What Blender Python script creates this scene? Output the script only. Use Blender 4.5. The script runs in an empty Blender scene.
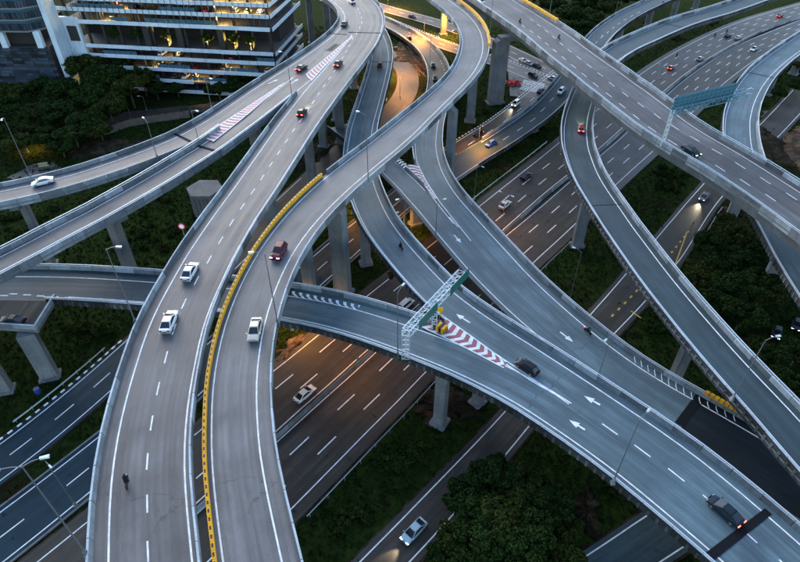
import bpy, bmesh, math, random
from mathutils import Vector, Matrix, noise
random.seed(7)
C = bpy.context.scene.collection
SC = bpy.context.scene
R = math.radians
# ------------------------------------------------------------------ camera, sky, sun, exposure
FPX, PITCH, CAMH = 580.0, R(39.7), 86.0
cam = bpy.data.cameras.new('camera'); cam.sensor_width = 36; cam.lens = 36*FPX/800
cam.clip_start = 1; cam.clip_end = 6000
co = bpy.data.objects.new('camera', cam); C.objects.link(co)
co.location = (0, 0, CAMH); co.rotation_euler = (math.pi/2-PITCH, 0, 0); SC.camera = co
W = bpy.data.worlds.new('World'); SC.world = W; W.use_nodes = True
wn = W.node_tree; sky = wn.nodes.new('ShaderNodeTexSky'); sky.sky_type = 'NISHITA'; sky.sun_disc = False
SUN_EL, SUN_AZ = R(22), R(335)
sky.sun_elevation = SUN_EL; sky.sun_rotation = SUN_AZ; sky.air_density = 1.0; sky.dust_density = 0.8; sky.ozone_density = 1.4
wn.links.new(sky.outputs[0], wn.nodes['Background'].inputs[0]); wn.nodes['Background'].inputs[1].default_value = 0.14
sl = bpy.data.lights.new('sun', 'SUN'); sl.energy = 0.65; sl.angle = R(40); sl.color = (1.0, 0.97, 0.92)
so = bpy.data.objects.new('sun', sl); C.objects.link(so)
sd = Vector((math.sin(SUN_AZ)*math.cos(SUN_EL), math.cos(SUN_AZ)*math.cos(SUN_EL), math.sin(SUN_EL)))
so.rotation_euler = sd.to_track_quat('Z', 'Y').to_euler()
SC.view_settings.view_transform = 'Standard'; SC.view_settings.look = 'None'
SC.view_settings.exposure = 1.80; SC.view_settings.gamma = 1
SC.cycles.use_denoising = True
SC.cycles.max_bounces = 5; SC.cycles.diffuse_bounces = 3; SC.cycles.glossy_bounces = 2; SC.cycles.transmission_bounces = 2
# ------------------------------------------------------------------ pixel -> place, helpers
def un(x, y, z=0.0):
    """point at height z on the ray through photo pixel (x, y)"""
    a = (x-400)/FPX; d = (y-281)/FPX
    Y = math.cos(PITCH)-d*math.sin(PITCH); Z = -math.sin(PITCH)-d*math.cos(PITCH)
    t = (z-CAMH)/Z
    return Vector((a*t, Y*t, z))
def height_at(Y, py):
    """height of a point at distance Y that shows at photo row py"""
    d = (py-281)/FPX
    return CAMH+Y*(-math.sin(PITCH)-d*math.cos(PITCH))/(math.cos(PITCH)-d*math.sin(PITCH))
def tag(o, label=None, cat=None, group=None, kind=None):
    if label: o['label'] = label
    if cat: o['category'] = cat
    if group: o['group'] = group
    if kind: o['kind'] = kind
    return o
def mesh(name, vs, fs, mats, mi=None, smooth=False, uv=None):
    me = bpy.data.meshes.new(name); me.from_pydata([tuple(v) for v in vs], [], fs)
    for m in (mats if isinstance(mats, (list, tuple)) else [mats]): me.materials.append(m)
    if mi: me.polygons.foreach_set('material_index', mi)
    if smooth: me.polygons.foreach_set('use_smooth', [True]*len(me.polygons))
    if uv:
        l = me.uv_layers.new(name='UVMap')
        for i, lp in enumerate(me.loops): l.data[i].uv = uv[lp.vertex_index]
    me.update(); return me
def link(name, me, parent=None, loc=None, rot=None, scale=None, world=True):
    o = bpy.data.objects.new(name, me); C.objects.link(o)
    if parent is not None:
        o.parent = parent
        if world and parent.parent is None: o.matrix_parent_inverse = (Matrix.Translation(parent.location) @ parent.rotation_euler.to_matrix().to_4x4()).inverted()
    if loc is not None: o.location = loc
    if rot is not None: o.rotation_euler = rot
    if scale is not None: o.scale = scale
    return o
def empty(name, loc=(0, 0, 0), rz=0):
    o = bpy.data.objects.new(name, None); C.objects.link(o); o.location = loc; o.rotation_euler = (0, 0, rz)
    o.empty_display_size = .5; return o
class MB:
    """collects boxes, tubes and quads into one mesh"""
    def __init__(s): s.v = []; s.f = []; s.m = []
    def quad(s, pts, m=0):
        n = len(s.v); s.v += [Vector(p) for p in pts]; s.f.append(tuple(range(n, n+len(pts)))); s.m.append(m)
    def hexa(s, p, m=0):            # 8 corners: bottom 4 then top 4, counter-clockwise seen from above
        n = len(s.v); s.v += [Vector(q) for q in p]
        for f in ((3, 2, 1, 0), (4, 5, 6, 7), (0, 1, 5, 4), (1, 2, 6, 5), (2, 3, 7, 6), (3, 0, 4, 7)):
            s.f.append(tuple(n+i for i in f)); s.m.append(m)
    def box(s, x0, x1, y0, y1, z0, z1, m=0, M=None):
        p = [Vector(q) for q in ((x0, y0, z0), (x1, y0, z0), (x1, y1, z0), (x0, y1, z0), (x0, y0, z1), (x1, y0, z1), (x1, y1, z1), (x0, y1, z1))]
        s.hexa([M @ q for q in p] if M else p, m)
    def bar(s, a, b, w, h=None, m=0):
        a, b = Vector(a), Vector(b); h = h or w; d = (b-a).normalized()
        up = Vector((0, 0, 1)) if abs(d.z) < .95 else Vector((0, 1, 0))
        x = d.cross(up).normalized()*w/2; y = x.cross(d).normalized()*h/2
        s.hexa([a-x-y, a+x-y, a+x+y, a-x+y, b-x-y, b+x-y, b+x+y, b-x+y][0:4]+[b-x-y, b+x-y, b+x+y, b-x+y], m)
    def tube(s, a, b, r0, r1=None, n=8, m=0, cap=True):
        a, b = Vector(a), Vector(b); r1 = r0 if r1 is None else r1; d = (b-a).normalized()
        up = Vector((0, 0, 1)) if abs(d.z) < .95 else Vector((0, 1, 0))
        x = d.cross(up).normalized(); y = d.cross(x); k = len(s.v)
        for p, r in ((a, r0), (b, r1)):
            for i in range(n):
                t = 2*math.pi*i/n; s.v.append(p+x*math.cos(t)*r+y*math.sin(t)*r)
        for i in range(n):
            j = (i+1) % n; s.f.append((k+i, k+n+i, k+n+j, k+j)); s.m.append(m)
        if cap:
            s.f.append(tuple(k+i for i in range(n))); s.m.append(m)
            s.f.append(tuple(k+n+i for i in reversed(range(n)))); s.m.append(m)
    def me(s, name, mats, smooth=False): return mesh(name, s.v, s.f, mats, s.m, smooth)
    def build(s, name, mats, parent=None, smooth=False, **k): return link(name, s.me(name, mats, smooth), parent, **k)
# ------------------------------------------------------------------ materials
def nt(name):
    m = bpy.data.materials.new(name); m.use_nodes = True; t = m.node_tree; b = t.nodes['Principled BSDF']
    return m, t, b
def N(t, typ, **kw):
    n = t.nodes.new(typ)
    for k, v in kw.items():
        if k.startswith('_'): setattr(n, k[1:], v)
        else: n.inputs[int(k[1:]) if k[0] == 'i' and k[1:].isdigit() else k].default_value = v
    return n
def ramp(t, src, stops):
    r = t.nodes.new('ShaderNodeValToRGB'); e = r.color_ramp.elements
    while len(e) < len(stops): e.new(.5)
    for el, (p, c) in zip(e, stops):
        el.position = p; el.color = (c, c, c, 1) if isinstance(c, (int, float)) else (*c, 1)
    t.links.new(src, r.inputs[0]); return r.outputs[0]
def mixc(t, fac, a, b, mode='MIX'):
    n = t.nodes.new('ShaderNodeMix'); n.data_type = 'RGBA'; n.blend_type = mode
    for s, v in ((n.inputs[0], fac), (n.inputs[6], a), (n.inputs[7], b)):
        if hasattr(v, 'links') or hasattr(v, 'is_linked'): t.links.new(v, s)
        elif isinstance(v, (int, float)): s.default_value = v
        else: s.default_value = (*v, 1)
    return n.outputs[2]
def noise_fac(t, vec, scale, detail=4, rough=.55, stretch=None):
    if stretch:
        mp = t.nodes.new('ShaderNodeMapping'); mp.inputs['Scale'].default_value = stretch; t.links.new(vec, mp.inputs[0]); vec = mp.outputs[0]
    n = N(t, 'ShaderNodeTexNoise', Scale=scale, Detail=detail, Roughness=rough); t.links.new(vec, n.inputs['Vector']); return n.outputs[0]
def bump(t, b, h, strength=.3, dist=.05):
    n = N(t, 'ShaderNodeBump', Strength=strength, Distance=dist); t.links.new(h, n.inputs['Height']); t.links.new(n.outputs[0], b.inputs['Normal'])
def plain(name, col, rough=.6, metal=0, spec=.4, emit=None, es=0, coat=0):
    m, t, b = nt(name); b.inputs['Base Color'].default_value = (*col, 1); b.inputs['Roughness'].default_value = rough
    b.inputs['Metallic'].default_value = metal; b.inputs['Specular IOR Level'].default_value = spec; b.inputs['Coat Weight'].default_value = coat
    if emit: b.inputs['Emission Color'].default_value = (*emit, 1); b.inputs['Emission Strength'].default_value = es
    return m
def worn(name, c0, c1, scale=1.2, rough=.8, streak=True, rnd=.0, bumps=.2):
    """weathered mineral surface: blotches, fine grain, rain streaks and a tone of its own for each piece"""
    m, t, b = nt(name); tc = t.nodes.new('ShaderNodeNewGeometry'); p = tc.outputs['Position']
    a = noise_fac(t, p, scale*.25, 5, .6); col = mixc(t, ramp(t, a, [(.35, 0), (.65, 1)]), c0, c1)
    g = noise_fac(t, p, scale*6, 3); col = mixc(t, .35, col, ramp(t, g, [(.3, .25), (.7, .9)]), 'OVERLAY')
    if streak:
        s = noise_fac(t, p, .9, 4, .6, (1.4, 1.4, .12)); col = mixc(t, ramp(t, s, [(.5, 0), (.72, .55)]), col, tuple(x*.45 for x in c0))
    if rnd:
        oi = t.nodes.new('ShaderNodeObjectInfo'); r = ramp(t, oi.outputs['Random'], [(0, 1-rnd), (1, 1+rnd*.4)])
        col = mixc(t, 1.0, col, r, 'MULTIPLY')
    t.links.new(col, b.inputs['Base Color']); b.inputs['Roughness'].default_value = rough; b.inputs['Specular IOR Level'].default_value = .25
    bump(t, b, g, bumps, .03); return m
def asphalt(name, c, warm=(1, 1, 1), spec=.35):
    """u = metres across, v = metres along: wheel tracks, drips, patches and cracks"""
    m, t, b = nt(name); uv = t.nodes.new('ShaderNodeUVMap'); u = uv.outputs[0]
    base = tuple(c*w for w in warm)
    st = noise_fac(t, u, 1.0, 4, .6, (.85, .018, 1)); col = mixc(t, ramp(t, st, [(.3, 0), (.7, 1)]), tuple(x*.46 for x in base), tuple(x*1.60 for x in base))
    bl = noise_fac(t, u, .11, 5, .6); col = mixc(t, ramp(t, bl, [(.36, 0), (.66, .75)]), col, tuple(x*.52 for x in base))
    pt = noise_fac(t, u, .5, 3, .5, (.16, .05, 1)); col = mixc(t, ramp(t, pt, [(.57, 0), (.575, .45)]), col, tuple(x*.72 for x in base))
    wv = N(t, 'ShaderNodeTexWave', Scale=.42, Distortion=5.0, Detail=3); wv.bands_direction = 'X'; mpw = t.nodes.new('ShaderNodeMapping'); mpw.inputs['Scale'].default_value = (1, .02, 1); t.links.new(u, mpw.inputs[0]); t.links.new(mpw.outputs[0], wv.inputs['Vector'])
    col = mixc(t, .2, col, ramp(t, wv.outputs[1], [(0, .38), (1, .62)]), 'OVERLAY')
    dr = noise_fac(t, u, 1.0, 5, .7, (.5, .09, 1)); col = mixc(t, ramp(t, dr, [(.52, 0), (.70, .62)]), col, tuple(x*.42 for x in base))
    g = noise_fac(t, u, 9, 4, .7); col = mixc(t, .5, col, ramp(t, g, [(.25, .2), (.75, .8)]), 'OVERLAY')
    vo = N(t, 'ShaderNodeTexVoronoi', Scale=.11, _feature='DISTANCE_TO_EDGE'); nz = N(t, 'ShaderNodeTexNoise', Scale=.5, Detail=5)
    t.links.new(u, nz.inputs['Vector']); ad = N(t, 'ShaderNodeVectorMath', _operation='MULTIPLY_ADD'); t.links.new(nz.outputs[1], ad.inputs[0]); ad.inputs[1].default_value = (4, 4, 0); t.links.new(u, ad.inputs[2]); t.links.new(ad.outputs[0], vo.inputs['Vector'])
    cm = noise_fac(t, u, .05, 2); cr = mixc(t, 1.0, ramp(t, vo.outputs[0], [(.002, 1), (.007, 0)]), ramp(t, cm, [(.50, 0), (.58, .75)]), 'MULTIPLY')
    col = mixc(t, cr, col, tuple(x*.3 for x in base))
    t.links.new(col, b.inputs['Base Color']); t.links.new(ramp(t, st, [(.3, .5), (.7, .72)]), b.inputs['Roughness']); b.inputs['Specular IOR Level'].default_value = spec
    bump(t, b, g, .25, .02); return m
M = {}
M['asph_top'] = asphalt('asphalt_old_grey', .116, (1.04, .99, .98))
M['asph_pale'] = asphalt('asphalt_pale', .142, (1.0, 1.0, 1.01))
M['asph_mid'] = asphalt('asphalt_blue_grey', .126, (.70, 1.09, 1.26))
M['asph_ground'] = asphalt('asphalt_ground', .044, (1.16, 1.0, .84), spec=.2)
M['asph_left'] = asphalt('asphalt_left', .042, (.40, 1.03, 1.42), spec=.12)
M['asph_cool'] = asphalt('asphalt_cool', .052, (.58, 1.06, 1.24))
M['asph_far'] = asphalt('asphalt_far_grey', .066, (1.02, 1.0, .98))
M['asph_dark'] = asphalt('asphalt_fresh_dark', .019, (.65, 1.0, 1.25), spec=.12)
M['asph_patch'] = asphalt('asphalt_resurfaced', .078, (1.08, .98, .96))
M['conc'] = worn('weathered_concrete', (.16, .168, .174), (.105, .11, .115), 1.0, rnd=.0)
M['panel'] = worn('parapet_concrete', (.25, .275, .29), (.15, .165, .175), 1.2, rnd=.65)
M['pier'] = worn('pier_concrete', (.17, .18, .186), (.11, .117, .122), .8)
M['shade_face'] = worn('shade_painted_concrete', (.040, .043, .045), (.020, .022, .024), 1.4, rnd=.6)  # streaked concrete, its dark tone paints shade onto the outer parapet faces
M['corbel'] = worn('corbel_concrete', (.10, .108, .112), (.05, .054, .057), 1.4, rnd=.7)
M['coping'] = worn('pale_coping', (.42, .48, .52), (.30, .345, .375), 1.4, streak=False, rnd=.2)
M['paint'] = worn('road_paint', (.80, .81, .80), (.52, .53, .53), 5, .6, streak=False, bumps=.05)
M['paint_red'] = worn('red_road_paint', (.33, .10, .12), (.24, .10, .11), 2, .65, streak=False)
M['paint_pink'] = worn('faded_red_paint', (.46, .17, .19), (.36, .17, .18), 2, .65, streak=False)
M['paint_yellow'] = worn('yellow_road_paint', (.60, .38, .06), (.45, .29, .07), 2, .65, streak=False)
M['joint'] = plain('rubber_joint', (.008, .010, .012), .8, spec=.08)
M['steel'] = plain('galvanised_steel', (.42, .45, .47), .42, .75)
M['rail'] = plain('painted_rail', (.50, .56, .60), .4, .2)
M['yellow'] = worn('yellow_barrier', (.80, .37, .005), (.66, .30, .005), 2, .5, streak=True)
M['black'] = plain('black_plastic', (.015, .015, .015), .5)
M['white'] = plain('white_gloss', (.8, .8, .8), .35)
M['pole'] = plain('lamp_pole_steel', (.15, .165, .175), .45, .5)
M['lamp_off'] = plain('lamp_lens', (.75, .76, .74), .25)
M['lamp_on'] = plain('sodium_lens', (.9, .6, .2), .3, emit=(1, .5, .12), es=18)
M['sign_green'] = plain('green_sign', (.008, .10, .075), .4)
M['sign_back'] = plain('blue_green_steel', (.05, .15, .20), .45, .3)
M['sign_rib'] = plain('blue_green_rib', (.12, .25, .31), .45, .3)
M['truss'] = plain('pale_truss_steel', (.50, .58, .61), .4, .4)
M['glass'] = plain('car_glass', (.012, .016, .02), .06, 0, .6)
M['tyre'] = plain('tyre', (.015, .015, .016), .8)
M['rim'] = plain('alloy_rim', (.4, .4, .42), .3, .9)
M['head_on'] = plain('headlight_lit', (.9, .9, .85), .2, emit=(1, .93, .78), es=9)
M['tail_on'] = plain('tail_light_lit', (.5, .02, .02), .3, emit=(1, .06, .03), es=5)
M['head_off'] = plain('headlight', (.6, .62, .62), .12)
M['tail_off'] = plain('tail_light', (.25, .01, .01), .25)
M['plate'] = plain('number_plate', (.03, .03, .03), .5)
def ground_mat():
    m, t, b = nt('rough_grass_and_earth'); g = t.nodes.new('ShaderNodeNewGeometry'); p = g.outputs['Position']
    a = noise_fac(t, p, .035, 6, .62); f = noise_fac(t, p, .6, 6, .7); h = noise_fac(t, p, 5, 3, .7)
    col = mixc(t, ramp(t, f, [(.35, 0), (.65, 1)]), (.006, .013, .003), (.024, .042, .008))
    col = mixc(t, ramp(t, a, [(.55, 0), (.66, .85)]), col, (.020, .015, .008))
    col = mixc(t, .6, col, ramp(t, h, [(.2, .15), (.8, .85)]), 'OVERLAY')
    t.links.new(col, b.inputs['Base Color']); b.inputs['Roughness'].default_value = 1; b.inputs['Specular IOR Level'].default_value = .02
    bump(t, b, f, .9, .6); return m
M['ground'] = ground_mat()
def earth_mat(name, c0, c1):
    m, t, b = nt(name); g = t.nodes.new('ShaderNodeNewGeometry'); p = g.outputs['Position']
    a = noise_fac(t, p, .5, 7, .7); f = noise_fac(t, p, 3.0, 5, .7); s = noise_fac(t, p, .16, 5, .65)
    col = mixc(t, ramp(t, f, [(.3, 0), (.7, 1)]), c1, c0); col = mixc(t, ramp(t, a, [(.40, .9), (.58, 0)]), col, (.008, .012, .004))
    col = mixc(t, ramp(t, s, [(.42, .85), (.6, 0)]), col, tuple(x*.4 for x in c1)); t.links.new(col, b.inputs['Base Color']); b.inputs['Roughness'].default_value = 1; b.inputs['Specular IOR Level'].default_value = .03
    bump(t, b, f, .8, .25); return m
M['earth'] = earth_mat('bare_earth', (.085, .062, .042), (.040, .031, .021))
M['sand'] = earth_mat('pale_sand', (.24, .165, .12), (.13, .09, .065))
M['wall_stone'] = worn('stained_retaining_wall', (.15, .12, .10), (.09, .075, .06), .8, .9)
def leaf_mat(name, c0, c1):
    m, t, b = nt(name); g = t.nodes.new('ShaderNodeNewGeometry'); oi = t.nodes.new('ShaderNodeObjectInfo')
    r = g.outputs['Random Per Island']; col = mixc(t, ramp(t, r, [(0, 0), (1, 1)]), c0, c1)
    col = mixc(t, 1.0, col, ramp(t, oi.outputs['Random'], [(0, (.75, .8, .7)), (1, (1.15, 1.1, 1.0))]), 'MULTIPLY')
    t.links.new(col, b.inputs['Base Color']); b.inputs['Roughness'].default_value = .75; b.inputs['Specular IOR Level'].default_value = .06
    return m
M['leaf'] = leaf_mat('dark_leaves', (.003, .008, .002), (.030, .060, .012))
M['leaf2'] = leaf_mat('olive_leaves', (.007, .012, .0025), (.048, .064, .013))
M['bark'] = worn('bark', (.09, .07, .05), (.05, .04, .03), 3, .9)
# ------------------------------------------------------------------ alignments in metres: x, y, height, carriageway width
ROADS = {
 'R1': [[-16.7,3.4,26.0,8.0],[-18.8,9.0,26.0,8.0],[-20.9,14.6,26.0,8.0],[-22.9,20.2,26.0,8.0],[-25.0,25.9,26.0,8.0],[-27.1,31.5,26.0,8.0],[-29.0,37.1,26.0,8.0],[-30.5,42.9,26.0,8.0],[-31.6,48.8,26.0,8.0],[-32.4,54.8,26.0,8.0],[-33.0,60.7,26.0,8.0],[-33.1,66.7,26.0,8.0],[-32.8,72.7,26.0,8.0],[-32.4,78.7,26.0,8.0],[-31.7,84.6,26.0,8.0],[-30.9,90.5,26.0,8.0],[-29.9,96.4,26.0,8.12],[-28.9,102.3,26.0,8.25],[-28.0,108.3,26.0,8.38],[-27.1,114.2,26.0,8.51],[-26.2,120.1,26.0,8.64],[-25.3,126.0,26.0,8.76],[-24.3,131.9,26.0,8.89],[-23.2,137.8,26.0,9.02],[-22.1,143.7,26.0,9.14],[-21.0,149.6,26.0,9.27],[-19.8,155.4,26.0,9.3],[-18.5,161.3,26.0,9.3],[-17.2,167.1,26.0,9.3],[-15.9,173.0,26.0,9.3],[-14.7,178.8,26.0,9.3],[-13.5,184.7,26.0,9.3],[-12.5,190.6,26.0,9.3],[-11.7,196.6,26.0,9.3],[-11.2,202.5,26.0,9.3],[-10.8,208.5,26.0,9.3],[-10.8,214.5,26.0,9.3],[-11.1,220.5,26.0,9.3],[-11.8,226.4,26.0,9.3],[-12.8,232.3,26.0,9.3],[-14.3,238.1,26.0,9.3],[-16.2,243.8,26.0,9.3],[-18.6,249.3,26.0,9.3],[-21.3,254.6,26.0,9.3],[-24.0,259.9,26.0,9.3],[-26.8,265.3,26.0,9.3],[-29.5,270.6,26.0,9.3],[-32.2,275.9,26.0,9.3],[-34.9,281.3,26.0,9.3],[-37.6,286.6,26.0,9.3]],
 'R3': [[-7.2,6.2,25.0,5.95],[-9.3,11.8,25.0,5.89],[-11.5,17.5,25.0,5.83],[-13.6,23.1,25.0,5.77],[-15.7,28.7,25.0,5.71],[-17.8,34.4,25.0,5.65],[-19.7,40.1,25.0,5.63],[-21.2,45.9,25.0,5.67],[-22.4,51.8,25.0,5.76],[-23.1,57.7,25.0,5.83],[-23.4,63.7,25.0,5.87],[-23.2,69.8,25.0,5.89],[-22.6,75.7,25.0,5.89],[-21.6,81.6,25.0,5.93],[-20.1,87.5,25.0,6.06],[-18.2,93.2,25.0,6.26],[-15.9,98.8,25.0,6.49],[-13.4,104.2,25.0,6.6],[-10.6,109.5,25.0,6.6],[-7.7,114.8,25.0,6.6],[-4.7,120.0,25.0,6.6],[-1.9,125.3,25.0,6.6],[0.9,130.7,25.0,6.52],[3.5,136.1,25.0,6.16],[6.2,141.4,25.0,5.8],[8.8,146.8,25.0,5.6],[11.4,152.2,25.0,5.6],[14.0,157.7,25.0,5.6],[16.3,163.2,25.0,5.71],[18.4,168.9,25.0,5.94],[20.1,174.7,25.0,6.18],[21.5,180.5,25.0,6.48],[22.6,186.4,25.0,6.6],[23.4,192.4,25.0,6.6],[23.9,198.4,25.0,6.6],[24.0,204.4,25.0,6.6],[23.8,210.4,25.0,6.6],[23.2,216.4,25.0,6.6],[22.3,222.3,25.0,6.6],[21.1,228.2,25.0,6.6],[19.6,234.0,25.0,6.6],[17.9,239.8,25.0,6.6],[16.1,245.5,25.0,6.6],[14.2,251.2,25.0,6.6],[12.4,257.0,25.0,6.6],[10.6,262.7,25.0,6.6],[8.8,268.4,25.0,6.6],[7.0,274.2,25.0,6.6]],
 'R2a': [[-148.6,83.0,18.9,5.5],[-143.0,84.9,19.1,5.5],[-137.4,86.9,19.3,5.5],[-131.7,88.9,19.5,5.5],[-126.1,90.9,19.7,5.5],[-120.5,92.8,19.9,5.5],[-114.9,94.8,20.1,5.5],[-109.3,96.8,20.3,5.5],[-103.7,98.8,20.6,5.5],[-98.1,100.8,20.8,5.5],[-92.5,102.7,21.0,5.5],[-86.8,104.7,21.2,5.5],[-81.2,106.6,21.5,5.5],[-75.6,108.6,22.0,5.5],[-70.2,111.0,22.5,5.5],[-64.9,113.9,23.1,5.5],[-60.0,117.2,23.6,5.5],[-55.3,120.9,24.1,5.5],[-51.0,125.0,24.5,5.5],[-47.4,129.7,24.9,5.5],[-44.4,134.8,25.2,5.5],[-41.8,140.2,25.5,5.5],[-39.4,145.7,25.7,5.5],[-37.1,151.1,25.9,5.5],[-34.8,156.6,26.0,5.5],[-32.5,162.1,26.0,5.5],[-30.2,167.6,26.0,5.5],[-28.0,173.1,26.0,5.5],[-25.9,178.7,26.0,5.5],[-23.8,184.3,26.0,5.5],[-21.9,189.9,26.0,5.5],[-20.2,195.6,26.0,5.5],[-18.7,201.4,26.0,5.5],[-17.6,207.2,26.0,5.5],[-16.9,213.1,26.0,5.5],[-16.9,219.1,26.0,5.5],[-17.7,225.0,26.0,5.5],[-19.1,230.8,26.0,5.5],[-21.0,236.4,26.0,5.5],[-23.3,241.9,26.0,5.5],[-25.8,247.3,26.0,5.5],[-28.3,252.7,26.0,5.5],[-30.9,258.0,26.0,5.5],[-33.6,263.4,26.0,5.5],[-36.2,268.7,26.0,5.5],[-38.9,274.0,26.0,5.5],[-41.5,279.4,26.0,5.5],[-44.1,284.7,26.0,5.5],[-46.8,290.0,26.0,5.5],[-49.4,295.4,26.0,5.5],[-52.1,300.7,26.0,5.5],[-54.7,306.1,26.0,5.5],[-57.3,311.4,26.0,5.5]],
 'R2b': [[-111.0,29.4,18.6,5.4],[-107.5,34.2,18.9,5.4],[-104.0,39.0,19.1,5.4],[-100.5,43.8,19.3,5.4],[-96.9,48.6,19.6,5.4],[-93.4,53.3,19.8,5.4],[-89.9,58.1,20.0,5.4],[-86.3,62.9,20.3,5.4],[-82.8,67.7,20.5,5.4],[-79.3,72.4,20.7,5.4],[-75.7,77.2,21.0,5.4],[-72.2,82.0,21.2,5.4],[-68.5,86.7,21.5,5.4],[-64.6,91.1,22.1,5.4],[-60.6,95.5,22.6,5.4],[-56.8,100.1,23.2,5.4],[-53.2,104.8,23.7,5.4],[-49.9,109.7,24.1,5.4],[-46.6,114.7,24.6,5.4],[-43.6,119.8,24.9,5.4],[-40.9,125.1,25.3,5.4],[-38.4,130.5,25.6,5.4],[-36.1,136.0,25.8,5.4],[-34.0,141.5,25.9,5.4],[-31.9,147.1,26.0,5.4],[-30.0,152.7,26.0,5.4],[-28.2,158.4,26.0,5.4],[-26.5,164.1,26.0,5.4],[-24.9,169.8,26.0,5.4],[-23.4,175.6,26.0,5.4],[-22.1,181.4,26.0,5.4],[-21.0,187.2,26.0,5.4],[-19.9,193.0,26.0,5.4],[-18.8,198.8,26.0,5.4],[-17.6,204.7,26.0,5.4]],
 'R4': [[16.5,299.1,27.6,14.0],[18.2,293.4,27.6,14.0],[20.0,287.7,27.6,14.0],[21.7,282.0,27.6,14.0],[23.4,276.3,27.5,14.0],[25.2,270.6,27.5,14.0],[26.9,264.9,27.5,14.0],[28.7,259.2,27.4,14.0],[30.4,253.5,27.4,14.0],[32.1,247.8,27.4,14.0],[33.9,242.1,27.4,14.0],[35.6,236.4,27.4,14.0],[37.3,230.7,27.3,14.0],[39.0,225.0,27.3,14.0],[40.7,219.3,27.3,14.0],[42.4,213.6,27.2,14.0],[44.0,207.8,27.2,14.0],[45.6,202.1,27.2,14.0],[47.0,196.3,27.2,14.0],[48.3,190.5,27.2,14.0],[49.5,184.6,27.1,14.0],[50.7,178.8,27.1,14.0],[52.1,173.0,27.0,14.0],[53.7,167.2,26.8,14.0],[55.4,161.5,26.6,14.0],[57.1,155.8,26.2,14.0],[58.9,150.2,25.9,14.0],[60.7,144.5,25.5,13.8],[62.4,138.7,25.2,13.47],[64.1,133.0,24.9,13.18],[66.3,127.5,24.6,12.91],[69.0,122.2,24.2,12.62],[71.7,116.9,23.9,12.32],[74.2,111.5,23.5,12.0],[76.4,105.9,23.2,11.8],[78.3,100.3,23.0,11.8],[79.8,94.5,23.0,11.8],[81.2,88.7,23.0,11.8],[82.7,82.9,23.0,11.8],[84.2,77.2,23.0,11.8],[85.6,71.4,23.1,11.8],[87.1,65.6,23.1,11.8],[88.5,59.8,23.1,11.8],[90.0,54.0,23.1,11.8],[91.5,48.3,23.1,11.8],[92.9,42.5,23.1,11.8]],
 'R5': [[184.6,299.9,17.5,8.0],[179.9,296.1,17.5,8.0],[175.2,292.3,17.5,8.0],[170.6,288.6,17.5,8.0],[165.9,284.8,17.5,8.0],[161.3,281.0,17.5,8.0],[156.6,277.2,17.5,8.0],[151.9,273.5,17.5,8.0],[147.3,269.7,17.5,8.0],[142.6,265.9,17.5,8.0],[137.9,262.2,17.5,8.0],[133.2,258.5,17.5,8.0],[128.3,255.0,17.5,8.0],[123.4,251.5,17.5,8.0],[118.5,248.1,17.5,8.0],[113.8,244.4,17.5,8.0],[109.1,240.7,17.5,8.0],[104.6,236.7,17.5,8.0],[100.2,232.6,17.5,8.0],[95.8,228.5,17.5,8.0],[91.5,224.3,17.5,7.9],[87.2,220.2,17.5,7.74],[82.9,216.0,17.5,7.58],[78.8,211.6,17.5,7.41],[75.0,207.0,17.5,7.24],[71.4,202.2,17.5,7.05],[68.1,197.2,17.5,6.86],[65.1,192.0,17.5,6.66],[62.4,186.7,17.5,6.46],[59.9,181.2,17.5,6.25],[57.7,175.6,17.5,6.05],[55.4,170.1,17.5,5.84],[53.2,164.5,17.5,5.8],[51.1,158.9,17.5,5.8],[49.2,153.2,17.5,5.8],[47.5,147.4,17.5,5.8],[46.2,141.6,17.5,5.8],[45.1,135.7,17.5,5.8],[44.5,129.7,17.5,5.8],[44.1,123.7,17.5,5.8],[44.1,117.7,17.5,5.8],[44.5,111.8,17.5,5.8],[45.0,105.8,17.5,5.8],[45.5,99.8,17.5,5.8],[46.2,93.8,17.5,5.8],[46.9,87.9,17.5,5.8],[47.7,82.0,17.5,5.8],[48.7,76.0,17.5,5.8],[49.8,70.1,17.5,5.8],[51.0,64.3,17.5,5.8],[52.4,58.4,17.5,5.8],[53.9,52.6,17.5,5.8],[55.2,46.8,17.5,5.8],[56.6,41.0,17.5,5.8],[58.0,35.1,17.5,5.8],[59.4,29.3,17.5,5.8],[60.8,23.4,17.5,5.8],[62.2,17.6,17.5,5.8],[63.6,11.8,17.5,5.8],[64.9,5.9,17.5,5.8],[66.3,0.1,17.5,5.8]],
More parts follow.
